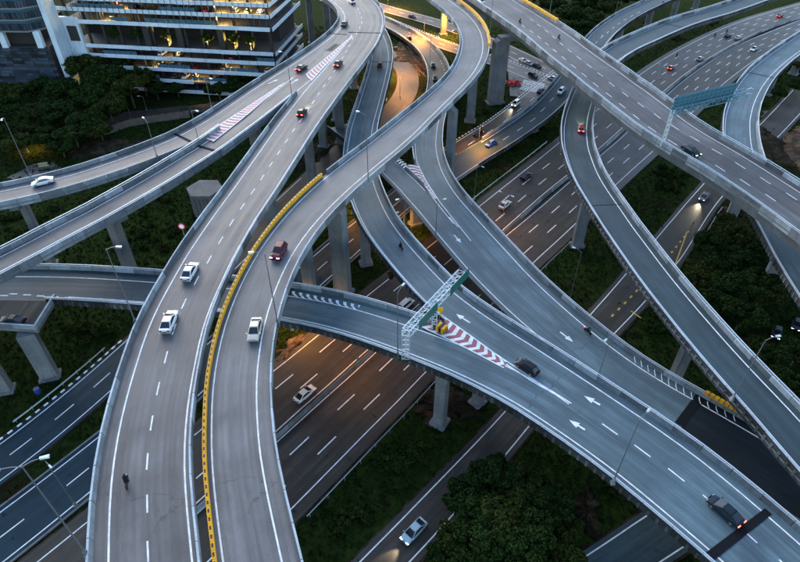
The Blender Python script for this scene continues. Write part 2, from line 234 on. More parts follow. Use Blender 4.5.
 'R6': [[165.0,338.8,14.0,7.6],[161.0,334.5,14.0,7.6],[157.0,330.1,14.0,7.6],[152.9,325.7,14.0,7.6],[148.9,321.3,14.0,7.6],[144.8,316.9,14.0,7.6],[140.8,312.6,14.0,7.6],[136.8,308.2,14.0,7.6],[132.7,303.8,14.0,7.6],[128.7,299.4,14.0,7.6],[124.7,295.1,14.0,7.6],[120.6,290.7,14.0,7.6],[116.5,286.4,14.0,7.6],[112.4,282.1,13.9,7.6],[108.3,277.8,13.8,7.6],[104.2,273.4,13.8,7.6],[100.3,269.0,13.7,7.6],[96.5,264.4,13.6,7.6],[92.8,259.7,13.5,7.6],[89.4,254.8,13.5,7.6],[86.0,249.9,13.4,7.6],[82.8,244.9,13.3,7.6],[79.7,239.8,13.1,7.6],[76.8,234.6,12.8,7.6],[74.0,229.4,12.4,7.6],[71.3,224.0,11.9,7.6],[68.6,218.7,11.4,7.6],[65.9,213.4,10.8,7.6],[63.0,208.2,10.2,7.6],[60.0,203.1,9.4,7.6],[56.8,198.1,8.4,7.6],[53.4,193.2,7.3,7.6],[49.7,188.5,6.2,7.6],[45.7,184.1,5.1,7.6],[41.5,179.9,4.2,7.6],[37.2,175.8,3.3,7.6],[32.8,171.7,2.5,7.6],[28.4,167.7,1.8,7.6],[24.0,163.7,1.3,7.6],[19.8,159.5,0.8,7.6],[15.8,155.1,0.5,7.6],[11.9,150.6,0.3,7.6]],
 'R8': [[189.7,265.6,14.0,6.4],[185.4,261.3,14.0,6.4],[181.1,257.1,14.0,6.4],[176.8,252.9,14.0,6.4],[172.5,248.7,14.0,6.4],[168.2,244.4,14.0,6.4],[164.0,240.2,14.0,6.4],[159.7,236.0,14.0,6.4],[155.4,231.8,14.0,6.4],[151.1,227.5,14.0,6.4],[146.9,223.3,14.0,6.4],[142.6,219.0,14.0,6.4],[138.5,214.7,14.0,6.4],[134.3,210.3,14.0,6.4],[130.3,205.9,14.0,6.4],[126.3,201.4,14.0,6.4],[122.4,196.8,14.0,6.4],[118.7,192.0,14.0,6.4],[115.1,187.2,14.0,6.4],[111.7,182.3,14.0,6.4],[108.4,177.3,14.0,6.4],[105.2,172.2,14.0,6.4],[102.2,167.0,14.0,6.4],[99.3,161.7,14.0,6.4],[96.7,156.2,14.0,6.4],[94.3,150.8,14.0,6.4],[92.0,145.2,14.0,6.4],[90.0,139.5,14.0,6.4],[88.1,133.8,14.0,6.4],[86.5,128.0,14.0,6.4],[85.1,122.1,14.0,6.4],[84.0,116.2,14.0,6.4],[83.0,110.3,14.0,6.4],[81.9,104.4,14.0,6.4],[80.9,98.5,14.0,6.4],[79.8,92.5,14.0,6.4],[79.0,86.6,14.0,6.4],[78.3,80.6,14.0,6.4],[77.7,74.6,14.0,6.4],[77.1,68.6,14.0,6.4],[76.5,62.7,14.0,6.4],[76.0,56.7,14.0,6.4],[75.4,50.7,14.0,6.4],[74.8,44.7,14.0,6.4],[74.2,38.7,14.0,6.4],[73.7,32.7,14.0,6.4],[73.1,26.7,14.0,6.4],[72.5,20.8,14.0,6.4]],
 'R9': [[-12.5,308.4,0.8,6.0],[-9.6,303.1,1.0,6.0],[-6.8,297.8,1.3,6.0],[-3.9,292.4,1.5,6.0],[-1.1,287.1,1.7,6.0],[1.6,281.7,2.0,6.0],[4.0,276.1,2.2,6.0],[6.1,270.5,2.5,6.0],[7.9,264.8,2.8,6.0],[9.6,258.9,3.1,6.0],[11.0,253.1,3.4,6.0],[12.1,247.2,3.8,6.0],[13.1,241.2,4.1,6.0],[13.7,235.2,4.4,6.0],[14.1,229.2,4.8,6.0],[14.3,223.2,5.1,6.0],[14.3,217.1,5.5,6.0],[14.1,211.1,5.8,6.0],[13.7,205.1,6.1,6.0],[13.1,199.1,6.5,6.0],[12.3,193.1,6.8,6.0],[11.4,187.1,7.2,6.0],[10.4,181.2,7.5,6.0],[9.5,175.2,7.8,6.0],[8.6,169.3,8.1,6.0],[8.0,163.3,8.2,6.0],[7.5,157.2,8.3,6.0],[7.4,151.2,8.4,6.0],[7.7,145.2,8.5,6.0],[8.3,139.2,8.7,6.0],[9.4,133.3,8.8,6.0],[10.9,127.4,8.9,6.0],[12.8,121.7,9.0,6.0],[15.0,116.1,9.0,6.0],[17.2,110.5,9.0,6.0],[19.5,104.9,9.0,6.0],[21.8,99.3,9.0,6.0],[24.1,93.8,9.0,6.0],[26.7,88.3,9.0,6.0],[29.5,83.0,9.0,6.0],[32.5,77.7,9.0,6.0],[35.7,72.6,9.0,6.0],[39.2,67.7,9.0,6.0],[43.2,63.1,9.0,6.0],[47.4,58.9,9.0,6.0],[51.7,54.6,9.0,6.0],[55.9,50.3,9.0,6.0],[60.1,46.0,9.0,6.0],[64.3,41.6,9.0,6.0],[68.4,37.2,9.0,6.0],[72.6,32.9,9.0,6.0],[76.8,28.5,9.0,6.0],[80.9,24.1,9.0,6.0],[85.1,19.8,9.0,6.0],[89.3,15.4,9.0,6.0]],
 'R10': [[-20.0,175.8,5.0,5.6],[-16.9,170.6,5.4,5.6],[-13.9,165.3,5.9,5.6],[-10.9,160.0,6.4,5.6],[-8.2,154.6,6.8,5.6],[-5.5,149.2,7.3,5.6],[-3.1,143.6,7.8,5.6],[-0.6,138.1,8.2,5.6],[1.9,132.6,8.6,5.6],[4.3,127.0,8.8,5.6],[6.8,121.5,8.9,5.6],[9.1,115.9,9.0,5.6],[11.5,110.3,9.0,5.6],[13.9,104.8,9.0,5.6],[16.4,99.2,9.0,5.6],[19.0,93.8,9.0,5.6],[21.9,88.4,9.0,5.6],[24.9,83.2,9.0,5.6],[28.2,78.1,9.0,5.6],[31.7,73.1,9.0,5.6],[35.5,68.4,9.0,5.6],[39.5,63.8,9.0,5.6],[43.6,59.4,9.0,5.6],[47.8,55.0,9.0,5.6],[51.8,50.5,9.0,5.6],[55.8,46.0,9.0,5.6],[59.8,41.4,9.0,5.6],[63.7,36.8,9.0,5.6],[67.7,32.2,9.0,5.6],[71.7,27.6,9.0,5.6],[75.6,23.0,9.0,5.6],[79.6,18.4,9.0,5.6],[83.6,13.8,9.0,5.6],[87.5,9.3,9.0,5.6]],
 'R11a': [[67.7,-2.0,15.0,5.7],[64.2,2.8,15.0,5.7],[60.7,7.6,15.0,5.7],[57.2,12.3,15.0,5.7],[53.7,17.1,15.0,5.7],[50.2,21.9,15.0,5.7],[46.7,26.7,15.0,5.7],[43.2,31.5,15.0,5.7],[39.7,36.3,15.0,5.7],[36.1,41.0,15.0,5.7],[32.4,45.6,15.0,5.7],[28.4,50.0,15.0,5.7],[24.2,54.2,15.0,5.7],[19.9,58.2,15.0,5.7],[15.2,61.8,15.0,5.7],[10.2,65.1,15.0,5.7],[5.1,68.1,14.9,5.7],[-0.1,70.9,14.8,5.7],[-5.4,73.6,14.6,5.7],[-10.8,76.0,14.4,5.7],[-16.4,78.0,14.2,5.7],[-22.1,79.6,14.0,5.7],[-27.9,81.0,13.8,5.7],[-33.7,82.1,13.6,5.7],[-39.5,83.1,13.3,5.7],[-45.4,84.0,13.2,5.7],[-51.3,84.8,13.1,5.7],[-57.1,85.5,13.0,5.7],[-63.1,86.0,13.0,5.7],[-69.0,86.3,13.0,5.7],[-74.9,86.4,13.0,5.7],[-80.8,86.4,13.0,5.7],[-86.8,86.2,13.0,5.7],[-92.7,86.2,13.0,5.7],[-98.6,86.1,13.0,5.7],[-104.5,86.0,13.0,5.7],[-110.5,85.9,13.0,5.7],[-116.4,85.8,13.0,5.7],[-122.3,85.7,13.0,5.7],[-128.3,85.6,13.0,5.7],[-134.2,85.5,13.0,5.7]],
 'R11b': [[67.3,-1.6,15.0,5.8],[64.3,3.6,15.0,5.8],[61.2,8.8,15.0,5.8],[58.2,13.9,15.0,5.8],[55.2,19.1,15.0,5.8],[52.1,24.2,15.0,5.8],[49.1,29.4,15.0,5.8],[46.1,34.5,15.0,5.8],[43.0,39.6,15.0,5.8],[39.6,44.6,15.0,5.8],[35.9,49.2,15.0,5.8],[31.9,53.7,15.0,5.8],[27.9,58.1,15.0,5.8],[23.8,62.5,15.0,5.8],[19.7,66.8,15.0,5.8],[15.5,71.1,15.0,5.8],[11.5,75.5,15.0,5.8],[7.8,80.2,15.0,5.8],[4.7,85.3,15.0,5.8],[1.8,90.6,15.0,5.8],[-0.9,95.9,15.0,5.8],[-3.4,101.3,15.0,5.8],[-5.5,106.9,15.0,5.8],[-7.2,112.7,15.0,5.8],[-8.6,118.5,15.0,5.8],[-9.7,124.3,15.0,5.8],[-10.4,130.3,15.0,5.8],[-10.8,136.2,15.0,5.8],[-10.9,142.2,15.0,5.8],[-10.8,148.2,15.0,5.8],[-10.6,154.2,15.0,5.8],[-10.2,160.1,15.0,5.8],[-9.7,166.1,15.0,5.8],[-9.2,172.1,15.0,5.8],[-8.8,178.0,15.0,5.8],[-8.3,184.0,15.0,5.8],[-7.9,189.9,15.0,5.8],[-7.5,195.9,15.0,5.8],[-7.2,201.9,15.0,5.8],[-7.0,207.8,15.0,5.8],[-7.1,213.8,15.0,5.8],[-7.5,219.8,15.0,5.8],[-8.1,225.7,15.0,5.8],[-8.9,231.6,15.0,5.8],[-10.0,237.5,15.0,5.8],[-11.3,243.4,15.0,5.8],[-12.7,249.2,15.0,5.8],[-14.1,255.0,15.0,5.8],[-15.5,260.8,15.0,5.8],[-16.9,266.6,15.0,5.8],[-18.3,272.4,15.0,5.8]],
 'GL1': [[-99.5,7.6,0.0,7.0],[-96.2,12.6,0.0,7.0],[-92.9,17.6,0.0,7.0],[-89.5,22.6,0.0,7.0],[-86.2,27.6,0.0,7.0],[-82.9,32.6,0.0,7.0],[-79.5,37.6,0.0,7.0],[-76.2,42.7,0.0,7.0],[-72.9,47.7,0.0,7.0],[-69.6,52.7,0.0,7.0],[-66.2,57.7,0.0,7.0],[-63.1,62.8,0.0,7.0],[-60.2,68.1,0.0,7.0],[-57.5,73.5,0.0,7.0],[-55.0,79.0,0.0,7.0],[-52.6,84.5,0.0,7.0],[-50.3,90.0,0.0,7.0],[-48.1,95.6,0.0,7.0],[-45.8,101.2,0.0,7.0],[-43.6,106.8,0.0,7.0],[-41.3,112.4,0.0,7.0],[-39.0,117.9,0.0,7.0],[-36.7,123.5,0.0,7.0],[-34.4,129.1,0.0,7.0],[-32.2,134.6,0.0,7.0],[-29.9,140.2,0.0,7.0],[-27.6,145.8,0.0,7.0],[-25.3,151.3,0.0,7.0],[-23.0,156.9,0.0,7.0],[-20.7,162.5,0.0,7.0],[-18.4,168.0,0.0,7.0],[-16.1,173.6,0.0,7.0],[-13.6,179.1,0.0,7.0],[-11.0,184.5,0.0,7.0],[-8.2,189.8,0.0,7.0],[-5.3,195.1,0.0,7.0],[-2.5,200.4,0.0,7.0],[-0.3,206.0,0.0,7.0],[1.3,211.8,0.0,7.0],[2.4,217.7,0.0,7.0],[3.0,223.7,0.0,7.0],[3.2,229.7,0.0,7.0],[3.0,235.7,0.0,7.0],[2.0,241.7,0.0,7.0],[0.4,247.4,0.0,7.0],[-2.0,253.0,0.0,7.0],[-4.7,258.3,0.0,7.0],[-7.6,263.6,0.0,7.0],[-10.4,268.9,0.0,7.0]],
 'GL2': [[-93.9,-1.4,0.0,8.2],[-90.3,3.4,0.0,8.2],[-86.7,8.2,0.0,8.2],[-83.1,13.0,0.0,8.2],[-79.5,17.8,0.0,8.2],[-75.9,22.6,0.0,8.2],[-72.2,27.4,0.0,8.2],[-68.7,32.1,0.0,8.2],[-65.0,36.9,0.0,8.2],[-61.4,41.7,0.0,8.2],[-57.8,46.5,0.0,8.2],[-54.3,51.4,0.0,8.2],[-50.9,56.3,0.0,8.2],[-47.6,61.3,0.0,8.2],[-44.6,66.5,0.0,8.2],[-41.6,71.7,0.0,8.2],[-38.6,76.9,0.0,8.2],[-35.5,82.0,0.0,8.2],[-32.4,87.2,0.0,8.2],[-29.2,92.2,0.0,8.2],[-26.0,97.3,0.0,8.2],[-22.9,102.4,0.0,8.2],[-19.7,107.5,0.0,8.2],[-16.6,112.6,0.0,8.2],[-13.5,117.8,0.0,8.2],[-10.3,122.8,0.0,8.2],[-7.0,127.9,0.0,8.2],[-3.7,132.9,0.0,8.2],[-0.5,137.9,0.0,8.2],[2.8,142.9,0.0,8.2],[6.0,148.0,0.0,8.2],[9.2,153.1,0.0,8.2],[12.3,158.2,0.0,8.2],[15.5,163.3,0.0,8.2],[18.9,168.2,0.0,8.2],[22.5,173.0,0.0,8.2],[26.3,177.7,0.0,8.2],[30.1,182.2,0.0,8.2],[33.9,186.9,0.0,8.2],[37.4,191.8,0.0,8.2],[40.8,196.7,0.0,8.2],[44.1,201.7,0.0,8.2],[47.5,206.7,0.0,8.2],[50.8,211.7,0.0,8.2],[54.2,216.7,0.0,8.2],[57.5,221.6,0.0,8.2],[60.8,226.6,0.0,8.2],[64.2,231.6,0.0,8.2],[67.5,236.6,0.0,8.2],[70.9,241.6,0.0,8.2]],
 'GHA': [[-76.6,-0.0,0.0,10.8],[-71.7,6.3,0.0,10.8],[-66.8,12.7,0.0,10.8],[-61.8,19.1,0.0,10.8],[-56.9,25.5,0.0,10.8],[-52.0,31.8,0.0,10.8],[-47.0,38.2,0.0,10.8],[-42.1,44.5,0.0,10.8],[-37.2,50.9,0.0,10.8],[-32.3,57.3,0.0,10.8],[-27.4,63.7,0.0,10.8],[-22.5,70.1,0.0,10.8],[-17.5,76.4,0.0,10.8],[-12.6,82.8,0.0,10.8],[-7.6,89.1,0.0,10.8],[-2.7,95.5,0.0,10.8],[2.3,101.8,0.0,10.8],[7.2,108.2,0.0,10.8],[12.2,114.5,0.0,10.8],[17.1,120.9,0.0,10.8],[22.1,127.2,0.0,10.8],[27.1,133.6,0.0,10.8],[32.0,139.9,0.0,10.8],[37.0,146.2,0.0,10.8],[42.1,152.5,0.0,11.04],[47.2,158.7,0.0,11.29],[52.2,165.0,0.0,11.54],[57.2,171.3,0.0,11.8],[62.2,177.7,0.0,12.05],[67.0,184.1,0.0,12.31],[71.9,190.5,0.0,12.57],[76.8,196.9,0.0,12.83],[81.6,203.4,0.0,13.09],[86.5,209.8,0.0,13.35],[91.5,216.1,0.0,13.6],[96.4,222.5,0.0,13.6],[101.5,228.7,0.0,13.6],[106.6,234.9,0.0,13.6],[111.9,241.0,0.0,13.6],[117.2,247.0,0.0,13.6],[122.7,253.0,0.0,13.6],[128.2,258.8,0.0,13.6],[133.9,264.5,0.0,13.6],[139.6,270.2,0.0,13.6],[145.4,275.8,0.0,13.6],[151.2,281.3,0.0,13.6],[157.2,286.7,0.0,13.6],[163.2,292.1,0.0,13.6],[169.4,297.3,0.0,13.6],[175.6,302.3,0.0,13.6],[182.0,307.3,0.0,13.6],[188.5,312.0,0.0,13.6],[195.1,316.6,0.0,13.6],[201.8,321.2,0.0,13.6],[208.4,325.6,0.0,13.6],[215.2,330.1,0.0,13.6],[221.9,334.6,0.0,13.6],[228.6,339.0,0.0,13.6],[235.3,343.4,0.0,13.6],[242.1,347.8,0.0,13.6],[248.8,352.2,0.0,13.6],[255.6,356.5,0.0,13.6],[262.4,360.9,0.0,13.6],[269.2,365.2,0.0,13.6],[276.0,369.5,0.0,13.6],[282.7,373.9,0.0,13.6],[289.5,378.2,0.0,13.6],[296.3,382.6,0.0,13.6],[303.1,386.9,0.0,13.6],[309.8,391.3,0.0,13.6],[316.6,395.6,0.0,13.6],[323.4,400.0,0.0,13.6],[330.2,404.4,0.0,13.6],[336.9,408.7,0.0,13.6],[343.7,413.1,0.0,13.6]],
 'GHB': [[-64.7,-4.7,0.0,11.0],[-59.8,1.7,0.0,11.0],[-54.8,8.0,0.0,11.0],[-49.9,14.4,0.0,11.0],[-44.9,20.7,0.0,11.0],[-39.9,27.1,0.0,11.0],[-35.0,33.5,0.0,11.0],[-30.0,39.8,0.0,11.0],[-25.1,46.2,0.0,11.0],[-20.1,52.5,0.0,11.0],[-15.1,58.9,0.0,11.0],[-10.2,65.2,0.0,11.0],[-5.2,71.5,0.0,11.0],[-0.3,77.9,0.0,11.0],[4.7,84.3,0.0,11.0],[9.6,90.7,0.0,11.0],[14.5,97.0,0.0,11.0],[19.5,103.4,0.0,11.0],[24.5,109.7,0.0,11.0],[29.6,116.0,0.0,11.0],[34.8,122.1,0.0,11.0],[40.0,128.3,0.0,11.0],[45.1,134.5,0.0,11.0],[50.2,140.8,0.0,11.0],[55.2,147.0,0.0,11.0],[60.4,153.2,0.0,11.0],[65.5,159.4,0.0,11.17],[70.7,165.6,0.0,11.34],[75.9,171.8,0.0,11.52],[80.9,178.1,0.0,11.7],[85.9,184.4,0.0,11.88],[90.9,190.7,0.0,12.06],[95.9,197.0,0.0,12.23],[100.9,203.4,0.0,12.41],[106.0,209.7,0.0,12.59],[111.0,215.9,0.0,12.77],[116.2,222.1,0.0,12.94],[121.4,228.2,0.0,13.0],[126.8,234.3,0.0,13.0],[132.2,240.2,0.0,13.0],[137.7,246.1,0.0,13.0],[143.2,252.0,0.0,13.0],[148.9,257.7,0.0,13.0],[154.7,263.3,0.0,13.0],[160.7,268.6,0.0,13.0],[166.9,273.9,0.0,13.0],[173.2,278.9,0.0,13.0],[179.5,283.9,0.0,13.0],[185.8,288.9,0.0,13.0],[192.2,293.9,0.0,13.0],[198.5,298.8,0.0,13.0],[204.8,303.8,0.0,13.0],[211.2,308.8,0.0,13.0],[217.5,313.7,0.0,13.0],[223.9,318.7,0.0,13.0],[230.2,323.6,0.0,13.0],[236.6,328.6,0.0,13.0],[242.9,333.6,0.0,13.0],[249.3,338.5,0.0,13.0],[255.7,343.5,0.0,13.0],[262.0,348.5,0.0,13.0],[268.4,353.4,0.0,13.0],[274.7,358.4,0.0,13.0],[281.1,363.3,0.0,13.0]],
 'G5': [[-14.2,26.5,0.0,5.13],[-10.2,30.8,0.0,5.17],[-6.1,35.1,0.0,5.21],[-2.0,39.4,0.0,5.24],[2.1,43.7,0.0,5.29],[6.1,48.0,0.0,5.31],[10.2,52.4,0.0,5.3],[14.2,56.8,0.0,5.21],[18.1,61.2,0.0,5.05],[22.0,65.7,0.0,4.94],[26.0,70.1,0.0,5.0],[29.9,74.5,0.0,5.23],[33.9,78.9,0.0,5.58],[37.9,83.3,0.0,5.96],[41.8,87.8,0.0,6.35],[45.8,92.2,0.0,6.73],[49.8,96.6,0.0,7.07],[53.7,101.0,0.0,7.36],[57.6,105.5,0.0,7.58],[61.5,110.0,0.0,7.69],[65.3,114.5,0.0,7.66],[69.0,119.1,0.0,7.47],[72.7,123.8,0.0,7.17],[76.4,128.4,0.0,6.84],[80.1,133.1,0.0,6.57],[83.9,137.7,0.0,6.39],[87.7,142.2,0.0,6.34],[91.6,146.7,0.0,6.37],[95.5,151.1,0.0,6.45],[99.5,155.5,0.0,6.56],[103.5,159.9,0.0,6.69],[107.5,164.3,0.0,6.83],[111.5,168.7,0.0,6.96],[115.5,173.1,0.0,7.07],[119.5,177.4,0.0,7.18],[123.5,181.8,0.0,7.28],[127.5,186.2,0.0,7.39],[131.5,190.6,0.0,7.49],[135.5,195.0,0.0,7.59],[139.5,199.4,0.0,7.69],[143.4,203.8,0.0,7.8],[147.4,208.2,0.0,7.9],[151.4,212.6,0.0,8.0],[155.4,217.0,0.0,8.11],[159.4,221.3,0.0,8.21],[163.4,225.7,0.0,8.31]],
 'G6': [[11.2,27.8,0.0,4.87],[16.6,30.8,0.0,5.12],[22.0,33.7,0.0,5.36],[27.4,36.7,0.0,5.61],[32.8,39.6,0.0,5.86],[38.2,42.6,0.0,6.08],[43.6,45.5,0.0,6.23],[49.0,48.4,0.0,6.33],[54.5,51.3,0.0,6.43],[59.9,54.2,0.0,6.52],[65.3,57.2,0.0,6.62],[70.7,60.1,0.0,6.72],[76.1,63.0,0.0,6.81],[81.5,65.9,0.0,6.91],[86.9,68.9,0.0,7.01]],
 'O3u': [[-43.9,379.2,0.0,9.0],[-40.4,374.3,0.0,9.0],[-37.0,369.5,0.0,9.0],[-33.5,364.6,0.0,9.0],[-30.0,359.8,0.0,9.0],[-26.6,355.0,0.0,9.0],[-23.1,350.1,0.0,9.0],[-19.6,345.3,0.0,9.0],[-16.0,340.6,0.0,9.0],[-12.1,336.1,0.0,9.0],[-8.1,331.7,0.0,9.0],[-3.9,327.5,0.0,9.0],[0.4,323.4,0.0,9.0],[4.7,319.3,0.0,9.0],[9.0,315.1,0.0,9.0],[13.2,311.0,0.0,9.0],[17.4,306.7,0.0,9.0],[21.4,302.4,0.0,9.0],[25.3,297.9,0.0,9.0],[29.0,293.2,0.0,9.0],[32.6,288.5,0.0,9.0],[36.0,283.6,0.0,9.0],[39.3,278.6,0.0,9.0],[42.5,273.6,0.0,9.0],[45.6,268.6,0.0,9.0],[48.6,263.4,0.0,9.0],[51.5,258.2,0.0,9.0],[54.3,253.0,0.0,9.0],[57.1,247.7,0.0,9.0],[59.8,242.4,0.0,9.0],[62.5,237.2,0.0,9.0],[65.2,231.9,0.0,9.0],[67.9,226.6,0.0,9.0],[70.7,221.3,0.0,9.0],[73.4,216.0,0.0,9.0],[76.1,210.7,0.0,9.0],[78.8,205.4,0.0,9.0],[81.6,200.2,0.0,9.0],[84.3,194.9,0.0,9.0],[87.0,189.6,0.0,9.0],[89.7,184.3,0.0,9.0],[92.5,179.0,0.0,9.0]],
 'O3l': [[-43.2,353.6,0.0,8.0],[-39.5,349.0,0.0,8.0],[-35.8,344.3,0.0,8.0],[-32.1,339.7,0.0,8.0],[-28.4,335.0,0.0,8.0],[-24.7,330.4,0.0,8.0],[-21.0,325.7,0.0,8.0],[-17.3,321.1,0.0,8.0],[-13.7,316.4,0.0,8.0],[-10.0,311.6,0.0,8.0],[-6.5,306.9,0.0,8.0],[-3.0,302.1,0.0,8.0],[0.6,297.2,0.0,8.0],[4.1,292.4,0.0,8.0],[7.6,287.6,0.0,8.0],[11.2,282.9,0.0,8.0],[14.8,278.1,0.0,8.0],[18.5,273.5,0.0,8.0],[22.4,269.0,0.0,8.0],[26.5,264.7,0.0,8.0],[30.7,260.4,0.0,8.0],[34.9,256.2,0.0,8.0],[39.0,251.9,0.0,8.0],[43.0,247.5,0.0,8.0],[46.8,242.9,0.0,8.0],[50.3,238.2,0.0,8.0],[53.8,233.3,0.0,8.0],[57.2,228.4,0.0,8.0],[60.6,223.6,0.0,8.0],[64.0,218.7,0.0,8.0],[67.5,213.8,0.0,8.0],[70.9,209.0,0.0,8.0],[74.3,204.1,0.0,8.0],[77.7,199.2,0.0,8.0],[81.2,194.3,0.0,8.0],[84.6,189.5,0.0,8.0],[88.0,184.6,0.0,8.0],[91.4,179.7,0.0,8.0]]}
class Road:
    def __init__(s, key, sl=.6, sr=.6, dz=0.0):
        P = [Vector(p[:3]) for p in ROADS[key]]; w = [p[3] for p in ROADS[key]]
        s.key, s.sl, s.sr, s.dz = key, sl, sr, dz
        Q = [2*P[0]-P[1]]+P+[2*P[-1]-P[-2]]; pts = []; ws = []
        for i in range(1, len(Q)-2):
            for k in range(4):
                t = k/4; a, b, c, d = Q[i-1:i+3]
                pts.append(.5*((2*b)+(c-a)*t+(2*a-5*b+4*c-d)*t*t+(3*b-a-3*c+d)*t**3)); ws.append(w[i-1]*(1-t)+w[i]*t)
        pts.append(P[-1]); ws.append(w[-1]); s.P, s.w = pts, ws
        s.S = [0.0]
        for a, b in zip(pts, pts[1:]): s.S.append(s.S[-1]+(b-a).to_2d().length)
        s.L = s.S[-1]; n = len(pts)
        s.T = [(pts[min(i+1, n-1)]-pts[max(i-1, 0)]).normalized() for i in range(n)]
        s.bb = (min(p.x for p in pts)-15, max(p.x for p in pts)+15, min(p.y for p in pts)-15, max(p.y for p in pts)+15)
    def at(s, d):
        d = min(max(d, 0), s.L-1e-4); lo, hi = 0, len(s.S)-1
        while hi-lo > 1:
            m = (lo+hi)//2
            if s.S[m] <= d: lo = m
            else: hi = m
        t = (d-s.S[lo])/max(s.S[hi]-s.S[lo], 1e-6)
        return s.P[lo].lerp(s.P[hi], t), s.T[lo].lerp(s.T[hi], t).normalized(), s.w[lo]*(1-t)+s.w[hi]*t
    def p(s, d, o, h=0.0):
        c, t, w = s.at(d); n = Vector((t.y, -t.x, 0)).normalized()
        return c+n*o+Vector((0, 0, h+s.dz))
    def edge(s, d, side, extra=0.0):      # signed offset of the inner parapet face (side -1 left, 1 right)
        w = s.at(d)[2]; return side*(w/2+(s.sl if side < 0 else s.sr)+extra)
    def near(s, q):
        best = None
        for i in range(len(s.P)-1):
            a, b = s.P[i].to_2d(), s.P[i+1].to_2d(); ab = b-a; L2 = max(ab.length_squared, 1e-9)
            t = min(max((Vector(q[:2])-a).dot(ab)/L2, 0), 1); c = a+ab*t; d2 = (Vector(q[:2])-c).length_squared
            if best is None or d2 < best[0]: best = (d2, s.S[i]+t*(s.S[i+1]-s.S[i]), c, ab)
        _, d, c, ab = best; v = Vector(q[:2])-c; n = Vector((ab.y, -ab.x)).normalized()
        return d, v.dot(n)
    def px(s, x, y, h=0.0):               # photo pixel lying on this road -> (distance, offset)
        z = s.P[0].z+h; d = o = 0
        for _ in range(4):
            d, o = s.near(un(x, y, z)); z = s.at(d)[0].z+h
        return d, o
    def inside(s, q, margin=0.0, paved=True):
        if not (s.bb[0] < q[0] < s.bb[1] and s.bb[2] < q[1] < s.bb[3]): return False
        d, o = s.near(q)
        if d <= .01 or d >= s.L-.02: return False
        c, t, w = s.at(d)
        lo = -w/2-(s.sl if paved else 0)-margin; hi = w/2+(s.sr if paved else 0)+margin
        return lo < o < hi and abs(c.z-q[2]) < 2.0
RD = {}
def defroad(key, **k): RD[key] = Road(key, **k)
defroad('R1', sl=1.5, sr=.5, dz=.030); defroad('R3', sl=.5, sr=1.7); defroad('R2a', sl=2.0, sr=.8); defroad('R2b', sl=.8, sr=.7, dz=.015)
defroad('R4', sl=1.7, sr=.5); defroad('R5', sl=1.2, sr=.7); defroad('R6', sl=.6, sr=.6); defroad('R8', sl=1.6, sr=.6)
defroad('R9', sl=1.6, sr=.5, dz=.015); defroad('R10', sl=.5, sr=.6); defroad('R11a', sl=1.4, sr=2.3); defroad('R11b', sl=.6, sr=1.3, dz=.015)
defroad('GL1', sl=.8, sr=.8); defroad('GL2', sl=.8, sr=.8, dz=.004); defroad('GHA', sl=2.2, sr=.9, dz=.012); defroad('GHB', sl=.9, sr=2.2, dz=.012)
defroad('G5', sl=1.0, sr=1.0, dz=.008); defroad('G6', sl=.8, sr=.8); defroad('O3u', sl=.8, sr=.8, dz=.016); defroad('O3l', sl=.8, sr=.8, dz=.018)
ELEV = ['R1', 'R3', 'R2a', 'R2b', 'R4', 'R5', 'R6', 'R8', 'R9', 'R10', 'R11a', 'R11b']
GRND = ['GL1', 'GL2', 'GHA', 'GHB', 'G5', 'G6', 'O3u', 'O3l']
FAM = {'R1': ['R2a', 'R2b'], 'R2a': ['R1', 'R2b'], 'R2b': ['R1', 'R2a'], 'R9': ['R10'], 'R10': ['R9'], 'R11a': ['R11b', 'STUB'], 'R11b': ['R11a'], 'R6': ['GL2']}
# the short widened platform beside the lower left viaduct (corners)
STUB = [un(-150, 297, 13), un(57, 297.5, 13), un(37, 330, 13), un(-150, 318, 13)]
def in_stub(q, margin=0):
    n = 4
    for i in range(n):
        a, b = STUB[i], STUB[(i+1) % n]; e = b-a
        if e.x*(q[1]-a.y)-e.y*(q[0]-a.x) > margin*e.length: return False
    return True
def covered(key, q, margin=0.0, paved=True):
    for k in FAM.get(key, []):
        if k == 'STUB':
            if in_stub(q, .5): return True
        elif RD[k].inside(q, margin, paved): return True
    return False
Z = Vector((0, 0, 1))
def steps(a, b, step):
    n = max(1, int(math.ceil((b-a)/step))); return [a+(b-a)*i/n for i in range(n+1)]
def sweep(rd, ds, prof, mats, name, parent, closed=True, uv=False, caps=True):
    """prof(d) -> list of (offset, height)"""
    vs, fs, uvs = [], [], []; k = None
    for d in ds:
        pr_ = prof(d); k = len(pr_)
        for o, h in pr_: vs.append(rd.p(d, o, h)); uvs.append((o, d))
    n = len(ds)
    for i in range(n-1):
        for j in range(k if closed else k-1):
            a = i*k+j; b = i*k+(j+1) % k; fs.append((a, b, b+k, a+k))
    if closed and caps: fs.append(tuple(range(k-1, -1, -1))); fs.append(tuple((n-1)*k+j for j in range(k)))
    return link(name, mesh(name, vs, fs, mats, uv=uvs if uv else None), parent)
def strip(rd, d0, d1, o0, o1, h, mat, name, parent, step=3.0, uv=False):
    f0 = o0 if callable(o0) else (lambda d: o0); f1 = o1 if callable(o1) else (lambda d: o1)
    return sweep(rd, steps(d0, d1, step), lambda d: [(f1(d), h), (f0(d), h)], mat, name, parent, closed=False, uv=uv)
